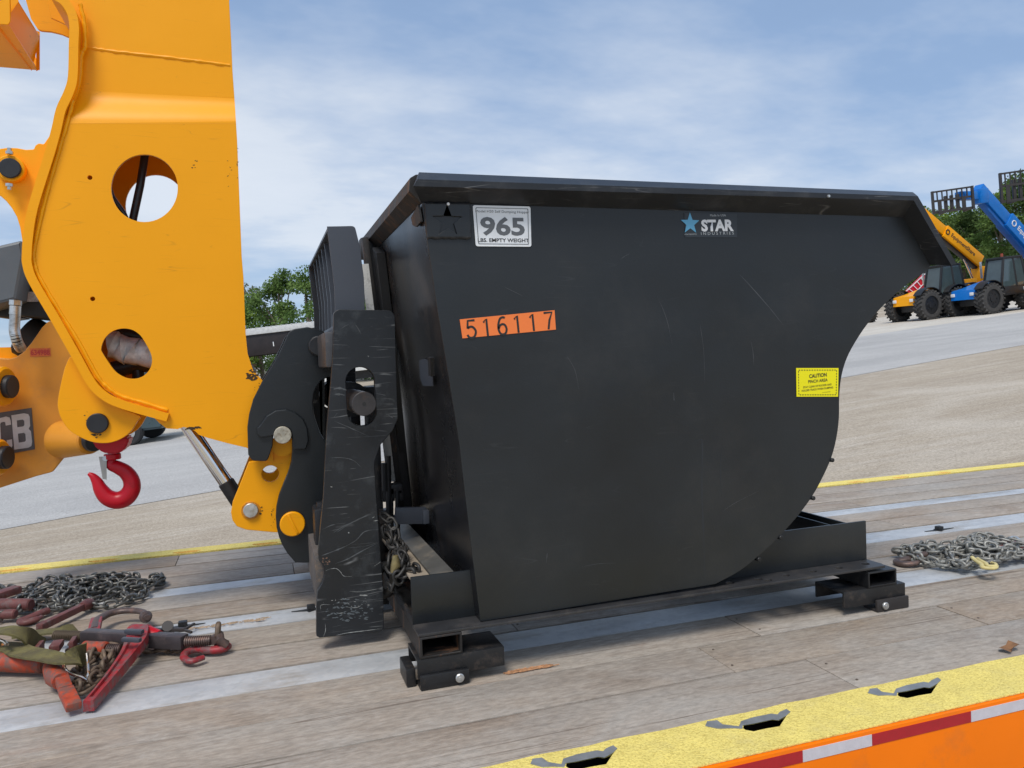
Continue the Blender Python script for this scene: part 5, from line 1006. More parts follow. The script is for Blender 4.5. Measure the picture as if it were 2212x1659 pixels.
for i, p in enumerate(SP):
    p = Vector(p); t = (Vector(SP[min(i + 1, len(SP) - 1)]) - Vector(SP[max(i - 1, 0)])).normalized(); s = Vector((0, 0, 1)).cross(t).normalized(); w_ = WS[i][0]; h_ = .014
    U_ = Vector((0, 0, 1)); gr_ = h_ * (.45 if 4 < i < len(SP) - 4 else .95); loops.append([p + s * w_ - U_ * h_, p + s * w_ * .95 + U_ * h_, p + s * w_ * .55 + U_ * h_, p + s * w_ * .4 + U_ * gr_, p - s * w_ * .4 + U_ * gr_, p - s * w_ * .55 + U_ * h_, p - s * w_ * .95 + U_ * h_, p - s * w_ - U_ * h_])
mb.loft(loops); bmesh.ops.bevel(mb.bm, geom=[e for e in mb.bm.edges if e.calc_face_angle(0) > 1.2], offset=.002, segments=2, affect='EDGES'); mb.build('handle', REDW, rb)
mb = MB(); c = onZ(300, 1372, .05); c2 = onZ(312, 1388, .06); ax2 = (b - a).normalized(); mb.cyl(c - ax2 * .03, c + ax2 * .035, .034, seg=20, bev=.005); mb.build('ratchet_gear', REDW, rb)
mb = MB(); mb.cyl(c + ax2 * .035, c + ax2 * .075, .03, .018, seg=16); mb.build('ratchet_cone', REDP, rb)
mb = MB(); q = onZ(290, 1364, .095); mb.bar(q - ax2 * .03, q + ax2 * .03, .016, .012, .003); mb.build('pawl', GUARD, rb); mb = MB(); q = onZ(284, 1382, .095); mb.bar(q - ax2 * .03, q + ax2 * .03, .014, .012, .003); mb.build('pawl', GUARD, rb)

ob = thing('orange_binder', tuple(onZ(100, 1440)), 'worn orange load binder under the olive strap at the left', 'load binder')
mb = MB(); mb.cyl(onZ(-60, 1428, .04), onZ(98, 1434, .035), .027, seg=20, bev=.005); mb.build('barrel', ORW, ob)
mb = MB(); mb.tube([onZ(112, 1440, .045), onZ(122, 1460, .04), onZ(132, 1472, .04)], [.024, .03, .022], 14); mb.build('knuckle', ORW, ob)
hd = [onZ(128, 1452, .05), onZ(142, 1490, .035), onZ(160, 1528, .022)]; mb = MB(); mb.bar(hd[0], hd[1], .034, .022, .005); mb.bar(hd[1], hd[2], .038, .022, .006); mb.build('handle', ORW, ob)
mb = MB(); mb.cyl(onZ(180, 1400, .03), onZ(231, 1402, .03), .022, seg=18, bev=.005); mb.build('sleeve', ORW, ob)
mb = MB(); threads(mb, onZ(233, 1402, .03), onZ(262, 1402, .03), .016); mb.build('screw', IRON, ob)
mb = MB(); q = onZ(122, 1395, .05)
for dx in (-.045, .045, .0): mb.bar(q + Vector((dx, -.03, 0)), q + Vector((dx, .03, 0)), .014 if dx else .03, .03 if dx else .02, .004)
mb.build('ratchet_head', MAROON, ob)

mh = thing('maroon_bar', tuple(onZ(140, 1330)), 'weathered maroon binder handle lying under the far chain', 'binder handle')
a, b = onZ(84, 1356, .03), onZ(190, 1305, .03); mb = MB(); mb.bar(a, b, .026, .024, .006); mb.build('handle', MAROON, mh)
mb = MB(); mb.tube([a.lerp(b, .86), b, b + (b - a).normalized() * .02], [.016, .021, .015], 12); mb.build('handle_end', MAROON, mh)
pb = thing('pipe_bar', tuple(onZ(20, 1308)), 'dark binder pipe lying beneath the dark chain pile at the left edge', 'binder pipe')
mb = MB(); mb.cyl(onZ(-70, 1306, .04), onZ(68, 1306, .04), .022, seg=16, bev=.004); mb.build('pipe', MAROON, pb)
mb = MB(); mb.cyl(onZ(-70, 1330, .03), onZ(35, 1326, .03), .017, seg=16, bev=.004); mb.build('pipe', MAROON, pb)
mb = MB(); mb.bar(onZ(-20, 1292, .03), onZ(38, 1272, .03), .05, .03, .008); mb.build('binder_body', MAROON, pb)

bh = thing('curved_bar_hook', tuple(onZ(250, 1345)), 'curved forged hook handle with flattened red foot behind the ratchet binder', 'binder handle')
sp = dk((204, 1362), (208, 1344), (216, 1336), (240, 1324), (270, 1319), (300, 1320), (314, 1326), (318, 1334), z=.045, n=5); mb = MB()
mb.tube(sp, [.018 - .0002 * i for i in range(len(sp))], 10, flat=.75); mb.build('bar', IRON, bh, 60)
mb = MB(); q = onZ(205, 1352, .045); mb.bar(onZ(202, 1368, .045), onZ(209, 1338, .045), .036, .02, .005); mb.build('foot', REDW, bh)
mb = MB(); q = onZ(316, 1332, .04); mb.tube([q + Vector((-.01, .01, 0)), q + Vector((0, -.004, 0)), q + Vector((.004, -.018, 0))], [.016, .021, .015], 12); mb.build('ball_end', IRON, bh)

def ribbon(name, pts, wd, material, root, th=.003):
    SP = [Vector(p) for p in spline([tuple(p) for p in pts], 7)]; mb = MB(); loops = []
    for i, p in enumerate(SP):
        t = (SP[min(i + 1, len(SP) - 1)] - SP[max(i - 1, 0)]).normalized(); s = Vector((0.25, 1, 0)); s = (s - t * s.dot(t)).normalized(); n_ = t.cross(s)
        loops.append([p + s * wd / 2 + n_ * th, p - s * wd / 2 + n_ * th, p - s * wd / 2 - n_ * th, p + s * wd / 2 - n_ * th])
    mb.loft(loops); return mb.build(name, material, root, 50)
sr = thing('ratchet_strap', tuple(onZ(60, 1400)), 'olive webbing strap looped over the binders with a bent wire hook', 'strap')
ribbon('webbing', [onZ(-80, 1372, .06), onZ(-20, 1366, .10), onZ(20, 1362, .12), onZ(55, 1372, .10), onZ(75, 1390, .06), onZ(92, 1400, .03)], .06, OLIVE, sr)
ribbon('webbing', [onZ(40, 1372, .012), onZ(90, 1366, .03), onZ(130, 1362, .035), onZ(165, 1360, .02)], .05, OLIVE, sr)
ribbon('webbing', [onZ(-60, 1395, .05), onZ(20, 1398, .065), onZ(50, 1408, .075), onZ(95, 1416, .085), onZ(135, 1424, .085), onZ(160, 1422, .08), onZ(184, 1412, .07)], .062, OLIVE, sr)
wb = [onZ(138, 1432, .08), onZ(140, 1446, .06), onZ(156, 1456, .045), (onZ(178, 1464, .035)), onZ(191, 1470, .03), onZ(190, 1455, .045), onZ(189, 1432, .06), onZ(187, 1412, .08)]
mb = MB(); mb.tube(spline([tuple(p) for p in wb], 5), .0048, 10); mb.build('wire_hook', mat('bright wire', (0.75, 0.68, 0.6), .2, metal=1, var=.1), sr)
mb = MB(); q = onZ(10, 1388, .1); mb.tube([onZ(0, 1382, .10), onZ(10, 1386, .10), onZ(16, 1392, .10), onZ(4, 1393, .10)], .0045, 8); mb.build('wire_hook', MATS['bright wire'], sr)
wr = thing('wire_piece', tuple(onZ(390, 1356)), 'short black forked bracket lying on the galvanised strip', 'bracket')
mb = MB(); mb.bar(onZ(318, 1362, .02), onZ(352, 1362, .02), .02, .014, .004); mb.bar(onZ(350, 1360, .02), onZ(400, 1360, .02), .018, .012, .004); mb.bar(onZ(398, 1360, .02), onZ(420, 1347, .022), .008, .008, .002); mb.bar(onZ(398, 1361, .02), onZ(414, 1366, .018), .008, .008, .002); mb.cyl(onZ(362, 1358, .02), onZ(362, 1352, .035), .018, seg=12); mb.build('body', mat('dark bracket paint', (0.04, .035, .035), .5), wr)

# chain and clevis at the carriage
ch4 = thing('lashing_chain', tuple(onY(850, 1230, 2.40)), 'dark lashing chain and round clevis hanging between carriage plate and hopper frame', 'chain')
cp = [onY(829, 1138, 2.42), onY(836, 1165, 2.41), onY(852, 1180, 2.36), onY(868, 1200, 2.28), onY(862, 1222, 2.24), onY(858, 1240, 2.22), onY(880, 1243, 2.2), onY(902, 1236, 2.16)]
BCH = mat('blackened chain', (0.045, 0.043, 0.04), 0.5, metal=0.4, var=.3, vscale=40, rnd=.2)
chain(ch4, [Vector(p) - Vector((0, 0, .01)) for p in spline([tuple(p) for p in cp], 6)], 'c4', BCH, 1.05, None)
chain(ch4, [Vector(p) - Vector((0, 0, .01)) for p in spline([tuple(p) for p in (onY(826, 1112, 2.44), onY(846, 1130, 2.42), onY(856, 1160, 2.40), onY(846, 1196, 2.38), onY(838, 1222, 2.36), onY(856, 1250, 2.3), onY(846, 1275, 2.3), onY(834, 1262, 2.36))], 6)], 'c4', BCH, 1.05, None)
chain(ch4, [Vector(p) - Vector((0, 0, .01)) for p in spline([tuple(p) for p in (onY(850, 1172, 2.40), onY(866, 1178, 2.36), onY(876, 1196, 2.30), onY(870, 1216, 2.26), onY(886, 1228, 2.22), onY(902, 1226, 2.2), onY(908, 1240, 2.16))], 6)], 'c4', BCH, 1.0, None)
chain(ch4, [Vector(p) - Vector((0, 0, .01)) for p in spline([tuple(p) for p in (onY(866, 1190, 2.26), onY(876, 1205, 2.24), onY(864, 1232, 2.2), onY(850, 1252, 2.2), onY(868, 1262, 2.2), onY(872, 1240, 2.2))], 6)], 'c4', BCH, 1.05, None)
mb = MB(); q = onY(833, 1252, 2.42); mb.tube([q + Vector((.030 * math.cos(t), .012 * math.cos(t), .045 * math.sin(t))) for t in [6.283 * k / 18 for k in range(18)]], .015, 12, closed=True); mb.build('clevis', BCH, ch4)
mb = MB(); q = onY(855, 1222, 2.22); mb.tube([q + Vector((.0, 0, .03)), q, q + Vector((-.008, 0, -.02))], [.008, .015, .009], 12); mb.build('brass_pin', mat('brass', (.30, .24, .11), .45, metal=.6, var=.3, vscale=40), ch4)

# leaf and splintered patch
lf = MB(); q = onZ(2183, 1404, .004)
pts = [(-.035, .006), (-.02, .02), (0, .014), (.018, .022), (.034, .004), (.02, -.012), (0, -.008), (-.018, -.016)]
bmv = lf.bm; vs_ = [bmv.verts.new((q.x + x, q.y + y, q.z + .008 * math.sin(x * 90) + .010)) for x, y in pts]; cvt = bmv.verts.new((q.x, q.y, q.z + .002))
for k in range(8): bmv.faces.new((cvt, vs_[k], vs_[(k + 1) % 8]))
tag(lf.build('dry_leaf', mat('dry leaf', (0.22, 0.11, 0.05), .8, var=.3, vscale=60)), 'curled brown dry leaf on the deck beside the yellow edge', 'leaf')
def splinter(u, v, w_, h_, n_, material, label, name='splinter_patch'):
    mb = MB(); c = onZ(u, v, .0015)
    for k in range(n_):
        x = c.x + random.uniform(-w_, w_); y = c.y + random.uniform(-h_, h_); l = random.uniform(.006, .03)
        mb.bar((x, y, .002), (x + l, y + random.uniform(-.002, .002), .004), random.uniform(.001, .003), .002)
    o = mb.build(name, material); tag(o, label, None, None, 'stuff')
splinter(1138, 1447, .07, .008, 90, mat('fresh splinters', (0.50, 0.26, 0.13), .8, var=.4, vscale=90), 'orange splintered gouge in the near planks', 'wood_splinters')
splinter(462, 1352, .16, .012, 70, mat('sawdust', (0.45, 0.33, 0.22), .9, var=.4, vscale=90), 'loose chips beside the middle galvanised strip', 'wood_chips')

# ------------------------------------------------------------------ machines across the yard
def GM(u, v, yaw=0.0):
    return Matrix.Translation(onG(u, v)) @ GFR.to_4x4() @ Matrix.Rotation(yaw, 4, 'Z')
def put(name, M, label, cat, group=None):
    o = bpy.data.objects.new(name, None); C.objects.link(o); o.matrix_basis = M; return tag(o, label, cat, group)
_wheel = {}
def wheel(parent, x, y, z, r=0.68, wd=0.42, out=1):
    """axle along local X; out = side the rim faces"""
    def mk():
        mb = MB(); prof = [(-wd / 2, r * .62), (-wd / 2 - .0, r * .80), (-wd * .42, r * .93), (-wd * .2, r * .97), (wd * .2, r * .97), (wd * .42, r * .93), (wd / 2, r * .80), (wd / 2, r * .62)]
        seg = 36; rings = [[mb.bm.verts.new((h, q * math.cos(6.2832 * i / seg), q * math.sin(6.2832 * i / seg))) for i in range(seg)] for h, q in prof]
        for a, b in zip(rings, rings[1:]):
            for i in range(seg): mb.bm.faces.new((a[i], a[(i + 1) % seg], b[(i + 1) % seg], b[i]))
        for i in range(seg): mb.bm.faces.new((rings[-1][i], rings[-1][(i + 1) % seg], rings[0][(i + 1) % seg], rings[0][i]))
        for k in range(22):
            for s in (-1, 1):
                a = 6.2832 * (k + (.5 if s > 0 else 0)) / 22; M = Matrix.Rotation(a, 4, 'X') @ Matrix.Translation((s * wd * .26, 0, r * .975)) @ Matrix.Rotation(s * .55, 4, 'Z')
                mb.box(-wd * .27, wd * .27, -.038, .038, -.05, .035, 0, M)
        t = mb.mesh(); rm = MB(); rm.cyl((-wd * .30, 0, 0), (wd * .36, 0, 0), r * .62, seg=28); rm.cyl((wd * .36, 0, 0), (wd * .42, 0, 0), r * .22, seg=16); rm.cyl((wd * .30, 0, 0), (wd * .40, 0, 0), r * .60, r * .62, seg=28, cap=False)
        for k in range(8): a = 6.2832 * k / 8; rm.cyl((wd * .36, r * .36 * math.cos(a), r * .36 * math.sin(a)), (wd * .40, r * .36 * math.cos(a), r * .36 * math.sin(a)), .03, seg=6)
        return t, rm.mesh()
    if 'w' not in _wheel: _wheel['w'] = mk(); [p.__setattr__('use_smooth', False) for me_ in _wheel['w'] for p in me_.polygons]; _wheel['w'][0].materials.append(mat('dusty tyre', (0.05, 0.048, 0.046), .85, var=.25, vscale=8)); _wheel['w'][1].materials.append(DARKM)
    e = bpy.data.objects.new('wheel', None); C.objects.link(e); e.parent = parent; e.matrix_basis = Matrix.Translation((x, y, z)) @ (Matrix.Rotation(math.pi, 4, 'Z') if out < 0 else Matrix.Identity(4)) @ Matrix.Scale(r / 0.68, 4)
    for nm, me_ in zip(('tyre', 'rim'), _wheel['w']):
        o = bpy.data.objects.new(nm, me_); C.objects.link(o); o.parent = e
    return e
def lb(mb, name, material, root, label=None): 
    o = mb.build(name, material, root, world=False)
    if label: o['label'] = label
    return o
def telehandler(M, body, dark, label, boom_from, boom_to, bw, with_carriage, ink, nose_text=None, group='telehandlers parked across the yard', truck_w=2.15):
    """local frame: X to the machine's left as seen from the front, Y back, Z up; front faces -Y"""
    t = put('telehandler', M, label, 'telehandler', group); R_ = .70; tw = truck_w / 2 - .2
    for sx in (-1, 1):
        for y in (0, 2.75): wheel(t, sx * tw, y, R_, R_, .44, sx)
    mb = MB(); mb.box(-.42, .42, -.35, 3.4, .45, .95, .05); mb.cyl((-tw, 0, R_), (tw, 0, R_), .13, seg=12); mb.cyl((-tw, 2.75, R_), (tw, 2.75, R_), .13, seg=12); lb(mb, 'chassis', DARKM, t)
    mb = MB(); mb.loft([[(-.62, -.62, .78), (.62, -.62, .78), (.62, -.55, 1.22), (-.62, -.55, 1.22)], [(-.66, .1, .75), (.66, .1, .75), (.66, .2, 1.32), (-.66, .2, 1.32)], [(-.5, .9, .8), (.5, .9, .8), (.5, .9, 1.5), (-.5, .9, 1.5)]]); nose = lb(mb, 'front_frame', body, t)
    for x in (-.5, .5):
        mb = MB(); mb.box(x - .10, x + .10, -.66, -.60, .95, 1.10, .02); lb(mb, 'headlight', WHITE, nose)
    # engine pod on the machine's left-hand side of the photo's right
    mb = MB(); mb.loft([[(-.30, .35, 1.0), (-1.02, .35, 1.0), (-1.02, .35, 1.30), (-.30, .35, 1.35)], [(-.28, 2.9, 1.0), (-1.08, 2.9, 1.0), (-1.06, 2.9, 1.72), (-.30, 2.9, 1.80)]]); bmesh.ops.bevel(mb.bm, geom=mb.bm.edges[:], offset=.04, segments=2, affect='EDGES'); lb(mb, 'engine_cover', body, t)
    mb = MB(); mb.box(-.5, .55, 2.9, 3.75, .6, 1.75, .08); lb(mb, 'counterweight', body, t)
    mb = MB(); mb.box(-.78, -.7, 1.6, 1.68, 1.7, 2.5, .02); lb(mb, 'exhaust', ZINC, t)
    # cab on the near (left) side
    cx0, cx1, cy0, cy1, z0, z1 = 1.05, .14, .75, 2.25, 1.0, 2.5
    cab = bpy.data.objects.new('cab', None); C.objects.link(cab); cab.parent = t
    mb = MB(); mb.box(cx1, cx0, cy0 - .1, cy1, .78, z0 + .22, .04); lb(mb, 'cab_base', DARKM, cab)
    mb = MB()
    P = {'fl': ((cx0, cy0 - .15, z0 + .2), (cx0 - .07, cy0 + .18, z1)), 'fr': ((cx1, cy0 - .15, z0 + .2), (cx1 + .03, cy0 + .18, z1)), 'bl': ((cx0, cy1, z0 + .2), (cx0 - .07, cy1 - .15, z1)), 'br': ((cx1, cy1, z0 + .2), (cx1 + .03, cy1 - .15, z1)), 'm': ((cx0, cy0 + .85, z0 + .2), (cx0 - .07, cy0 + .8, z1))}
    for a, b in P.values(): mb.bar(a, b, .09, .09, .015)
    mb.box(cx1, cx0 - .02, cy0 + .10, cy1 - .10, z1 - .03, z1 + .08, .04); lb(mb, 'cab_frame', DARKM, cab)
    def pane(a, b, c, d):
        mb = MB(); pts = [Vector(q) for q in (a, b, c, d)]; n_ = (pts[1] - pts[0]).cross(pts[2] - pts[0]).normalized() * .008; mb.loft([pts, [p + n_ for p in pts]]); lb(mb, 'window', GLASS, cab)
    (fl0, fl1), (fr0, fr1), (bl0, bl1), (br0, br1), (m0, m1) = [P[k] for k in ('fl', 'fr', 'bl', 'br', 'm')]
    pane(fl0, fr0, fr1, fl1); pane(bl0, m0, m1, bl1); pane(m0, fl0, fl1, m1); pane(fr0, br0, br1, fr1)
    mb = MB(); mb.cyl((cx0 - .3, cy0 + .4, z1 + .08), (cx0 - .3, cy0 + .4, z1 + .24), .06, seg=12); lb(mb, 'beacon', ORW, cab)
    for sx in (-1, 1): 
        for y in (0, 2.75):
            mb = MB()
            pts = [(y + .86 * math.cos(a), R_ + .84 * math.sin(a)) for a in [R(25 + 13 * k) for k in range(10)]]; xm = sx * tw
            mb.loft([[(xm - .22, yy, zz_), (xm + .22, yy, zz_), (xm + .22, yy, zz_ + .03), (xm - .22, yy, zz_ + .03)] for yy, zz_ in pts]); lb(mb, 'fender', DARKM, t)
    # boom
    A_, B_ = Vector(boom_from), Vector(boom_to); mb = MB(); mb.bar(A_, A_.lerp(B_, .62), bw, bw * 1.25, .02); bo = lb(mb, 'boom', body, t)
    mb = MB(); mb.bar(A_.lerp(B_, .58), B_, bw * .78, bw * .95, .02); lb(mb, 'boom_extension', body, bo)
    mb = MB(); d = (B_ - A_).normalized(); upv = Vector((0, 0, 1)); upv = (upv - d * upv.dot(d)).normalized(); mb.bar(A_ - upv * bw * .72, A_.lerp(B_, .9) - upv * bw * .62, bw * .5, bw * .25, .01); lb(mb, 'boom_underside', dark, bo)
    mb = MB(); mb.bar(A_ - d * .25 + Vector((0, 0, -.1)), A_ + Vector((0, .1, -1.25)), bw * 1.1, .75, .05, up=Vector((0, 1, .2))); lb(mb, 'boom_tower', body, t)
    mb = MB(); mb.cyl(A_ + d * 1.1 - upv * .25, A_ + Vector((0, -.35, -1.0)), .055, seg=14); lb(mb, 'lift_ram', CHROME, bo)
    # lettering on the boom's near face (-X side) : maker's word of the hire firm
    X_ = d; N_ = Vector((1, 0, 0)); N_ = (N_ - X_ * N_.dot(X_)).normalized(); Y_ = N_.cross(X_)
    flip = -1
    Xt, Yt = -X_, N_.cross(-X_)
    Mt = Matrix.Translation(A_.lerp(B_, .33) + N_ * (bw * .5 + .006)) @ Matrix((Xt, Yt, N_)).transposed().to_4x4()
    me = text_mesh('EquipmentShare', None, bw * .55, .02); me.transform(Mt); o = finish('lettering', me, ink, bo, world=False, smooth=False)
    ringm = MB(); cc = A_.lerp(B_, .33) + Xt * -(max(v.co.x for v in text_mesh('EquipmentShare', None, bw * .55).vertices) + bw * .5) + N_ * (bw * .5 + .008)
    ringm.tube([cc + Xt * bw * .24 * math.cos(a) + Yt * bw * .24 * math.sin(a) for a in [6.283 * k / 8 for k in range(8)]], .028, 6, closed=True); lb(ringm, 'logo_ring', ink, bo)
    return t, A_, B_, d
def plane_for(M, u, v, x0):
    Mi = M.inverted(); o = Mi @ EYE; d = (Mi @ (EYE + ray(u, v))) - o; return o + d * ((x0 - o.x) / d.x)
def carriage(parent, M, w_=1.75, h_=1.1, material=CARR):
    e = bpy.data.objects.new('fork_carriage', None); C.objects.link(e); e.parent = parent; e.matrix_basis = M
    mb = MB()
    for z, q in ((0, .06), (h_ * .55, .05), (h_, .04)): mb.box(-w_ / 2, w_ / 2, -.05, .05, z - q, z + q)
    for x in (-w_ / 2, w_ / 2): mb.box(x - .05, x + .05, -.14, .05, -.08, h_ + .04)
    lb(mb, 'frame', material, e)
    for k in range(1, 8):
        x = -w_ / 2 + w_ * k / 8; mb = MB(); mb.box(x - .028, x + .028, -.03, .03, h_ * .55, h_); lb(mb, 'slat', material, e)
    for x in (-.62, .50):
        mb = MB(); mb.box(x - .09, x + .09, -.09, -.04, -.15, h_ * .55); mb.loft([[(x - .06, -.09, -.15), (x + .06, -.09, -.15), (x + .06, -.09, -.09), (x - .06, -.09, -.09)], [(x - .05, -1.1, -.15), (x + .05, -1.1, -.15), (x + .05, -1.1, -.13), (x - .05, -1.1, -.13)]]); lb(mb, 'fork', material, e)
    for x in (-.28, .0, .28):
        mb = MB(); mb.box(x - .07, x + .07, .04, .25, -.05, h_ * .75, .02); lb(mb, 'hitch_bracket', material, e)
    return e

# yaw: front faces the camera's left
ywA = R(-70)
def local_for(M, u, v, depth_off):
    """machine-local point that lies at photo point (u,v), depth_off metres farther than the machine's origin"""
    o = M.translation; s = (o - EYE).dot(AXC) + depth_off; r = ray(u, v); p = EYE + r * (s / FPX); return M.inverted() @ p
SC = Matrix.Scale(1.10, 4)
MY = GM(1975, 693, ywA) @ SC; MBt = GM(2103, 681, ywA) @ SC
a = plane_for(MY, 2112, 566, -.10); b = plane_for(MY, 1985, 458, -.10)
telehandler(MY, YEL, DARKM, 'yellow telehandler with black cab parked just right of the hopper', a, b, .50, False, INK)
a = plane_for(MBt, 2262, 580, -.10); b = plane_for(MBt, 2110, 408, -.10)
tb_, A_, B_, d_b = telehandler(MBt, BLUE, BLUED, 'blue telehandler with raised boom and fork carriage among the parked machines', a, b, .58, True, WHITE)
def face_carriage(M, root, u, v, off, w_, h_, yaw):
    p = local_for(M, u, v, off); Mi = M.inverted() @ (Matrix.Translation(M @ p) @ GFR.to_4x4() @ Matrix.Rotation(yaw, 4, 'Z')); carriage(root, Mi, w_, h_); return p
dB = (MBt @ b - MBt.translation).dot(AXC)
p = face_carriage(MBt, tb_, 2059, 454, dB - .6, 1.85, 1.05, R(-14))
mb = MB(); q = local_for(MBt, 2117, 418, dB); mb.bar(q + Vector((0, 0, .22)), q + Vector((0, 0, -.5)), .5, .6, .08); mb.bar(q + Vector((0, 0, -.1)), p + (q - p) * .2 + Vector((0, 0, .5)), .35, .4, .05); lb(mb, 'boom_head', BLUE, tb_)
# third machine, mostly out of the frame
M3 = GM(2262, 664, ywA) @ SC
b = plane_for(M3, 2262, 390, -.1)
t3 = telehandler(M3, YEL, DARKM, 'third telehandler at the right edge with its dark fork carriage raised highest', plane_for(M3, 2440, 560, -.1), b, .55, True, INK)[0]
face_carriage(M3, t3, 2208, 430, (M3 @ b - M3.translation).dot(AXC) - .6, 1.85, 1.4, R(-14))
# a further machine behind on the left, only a wheel or two and a red ladder
M4 = GM(1915, 697, ywA) 
sl = put('scissor_ladder', GM(1975, 672), 'red stair ladder with white rungs rising behind the yellow telehandler', 'ladder')
a = local_for(sl.matrix_basis, 1950, 640, 0); b = local_for(sl.matrix_basis, 2002, 592, 0)
mb = MB(); mb.loft([[a + Vector((-.1, 0, -.1)), b + Vector((-.1, 0, .0)), b + Vector((.6, 0, -.9)), a + Vector((1.2, 0, -.55))], [a + Vector((-.1, .6, -.1)), b + Vector((-.1, .6, .0)), b + Vector((.6, .6, -.9)), a + Vector((1.2, .6, -.55))]]); lb(mb, 'stair_body', REDP, sl)
mb = MB(); mb.bar(a + Vector((0, -.05, .15)), b + Vector((0, -.05, .15)), .04, .05); mb.bar(a + Vector((.55, -.05, -.25)), b + Vector((.1, -.05, -.3)), .04, .05); lb(mb, 'side_rail', WHITE, sl)
for k in range(6): 
    t = (k + .5) / 6; mb = MB(); mb.bar(a.lerp(b, t) + Vector((0, -.05, .15)), (a + Vector((.55, 0, -.25))).lerp(b + Vector((.1, 0, -.3)), t) + Vector((0, -.05, 0)), .04, .04); lb(mb, 'rung', WHITE, sl)
tr4 = put('spare_wheel', GM(1898, 696, R(10)), 'dusty tractor tyre peeking out left of the yellow telehandler', 'tyre')
w4 = wheel(tr4, 0, .9, .62, .62, .4, -1)

# ------------------------------------------------------------------ left background: canopy, vans, shed
MC = GM(560, 850)
cn = put('canopy_building', MC, 'long open canopy with white roof edge and dark fascia marked 1, behind the boom', 'canopy')
def cl(u, v, off): return local_for(MC, u, v, off)
a = cl(640, 698, 0); bb = cl(640, 760, 0); D0 = (MC.translation - EYE).dot(AXC); s = D0 / FPX
ztop = cl(560, 708.5, 0).z; zmid = cl(560, 722.5, 0).z; zbot = cl(560, 767, 0).z; xL = cl(100, 760, 0).x; xR = cl(742, 690, 0).x
mb = MB(); mb.box(xL, xR, -.15, 6.0, zmid + .01, ztop, .02)
lb(mb, 'roof', mat('white ribbed roof', (0.62, 0.63, 0.63), .5, var=.15, vscale=6), cn)
mb = MB()
for k in range(int((xR - xL) / .3)): mb.box(xL + k * .3, xL + k * .3 + .05, -.17, 6.0, ztop - .001, ztop + .03)
lb(mb, 'roof_ribs', MATS['white ribbed roof'], cn)['kind'] = 'stuff'
mb = MB(); mb.box(xL + .01, xR - .02, -.05, .12, zbot, zmid, .01); lb(mb, 'fascia', mat('dark brown fascia', (0.018, 0.013, 0.014), .5, var=.3, vscale=3), cn)
mb = MB(); mb.box(xL + .01, xR - .02, 5.8, 5.95, zbot, zmid, .01); lb(mb, 'fascia', MATS['dark brown fascia'], cn)
q = cl(592.5, 743, -.1); lettering('1', MC @ Matrix.Translation(( q.x, -.075, q.z)) @ Matrix.Rotation(R(90), 4, 'X'), WHITE, cn, h=.26, bold=.03).matrix_basis
for x in (xL + .3, cl(420, 760, 0).x, xR - .35):
    mb = MB(); mb.box(x, x + .18, .2, .38, 0, zbot, .01); lb(mb, 'post', MATS['white ribbed roof'], cn)
for o in [x for x in bpy.data.objects if x.parent == cn and x.name.startswith('lettering')]:
    pass
# low grey shed far behind
ms = GM(600, 806); sh_ = put('far_shed', ms, 'low pale metal shed far behind the canopy', 'shed')
zt_ = local_for(ms, 560, 797, 0).z; mb = MB(); mb.box(local_for(ms, 500, 800, 0).x, local_for(ms, 800, 800, 0).x, 0, 10, 0, max(1.8, zt_)); lb(mb, 'walls', mat('pale shed wall', (0.45, 0.44, 0.44), .6, var=.1), sh_)
mb = MB(); x0_, x1_ = local_for(ms, 490, 800, 0).x, local_for(ms, 810, 800, 0).x; H_ = max(1.8, zt_); mb.loft([[(x0_, -.5, H_), (x0_, 5, H_ + 1.2), (x0_, 10.5, H_)], [(x1_, -.5, H_), (x1_, 5, H_ + 1.2), (x1_, 10.5, H_)]]); lb(mb, 'roof', MATS['white ribbed roof'], sh_)
def van(u, v, yaw, col, label, sc=1.0, grp='vehicles parked behind the boom'):
    t = put('parked_van', GM(u, v, yaw) @ Matrix.Scale(sc, 4), label, 'van', grp)
    prof = [(-2.3, .35), (-2.3, .95), (-2.1, 1.05), (-1.35, 1.15), (-.75, 1.85), (-.4, 1.95), (2.1, 1.98), (2.3, 1.6), (2.35, .35)]
    mb = MB(); mb.loft([[(x, y, z) for x, z in prof] for y in (-.92, .92)]); bmesh.ops.bevel(mb.bm, geom=mb.bm.edges[:], offset=.06, segments=2, affect='EDGES'); lb(mb, 'body', col, t)
    for x in (-1.45, 1.45):
        for s in (-1, 1):
            mb = MB(); mb.cyl((x, s * .72, .36), (x, s * .97, .36), .36, seg=22, bev=.04); w_ = lb(mb, 'tyre', RUB, t); mb = MB(); mb.cyl((x, s * .96, .36), (x, s * .985, .36), .2, seg=14); lb(mb, 'rim', ZINC, w_)
    for s in (-1, 1):
        for x0_, x1_ in ((-.55, .3), (.4, 1.2), (1.3, 2.0)):
            mb = MB(); mb.loft([[(x0_, s * .925, 1.2), (x1_, s * .925, 1.2), (x1_, s * .925, 1.75), (x0_ + .1, s * .925, 1.75)], [(x0_, s * .94, 1.2), (x1_, s * .94, 1.2), (x1_, s * .94, 1.75), (x0_ + .1, s * .94, 1.75)]]); lb(mb, 'window', GLASS, t)
    return t
van(345, 918, R(10), mat('silver car paint', (0.35, 0.37, 0.39), .3, var=.1), 'silver van parked under the boom in front of the canopy')
van(425, 900, R(14), DARKM, 'black van parked beside the silver one, mostly behind the boom')
van(190, 968, R(6), mat('dark teal car paint', (0.05, 0.08, 0.09), .3, var=.1), 'dark teal van at left behind the hook bracket')
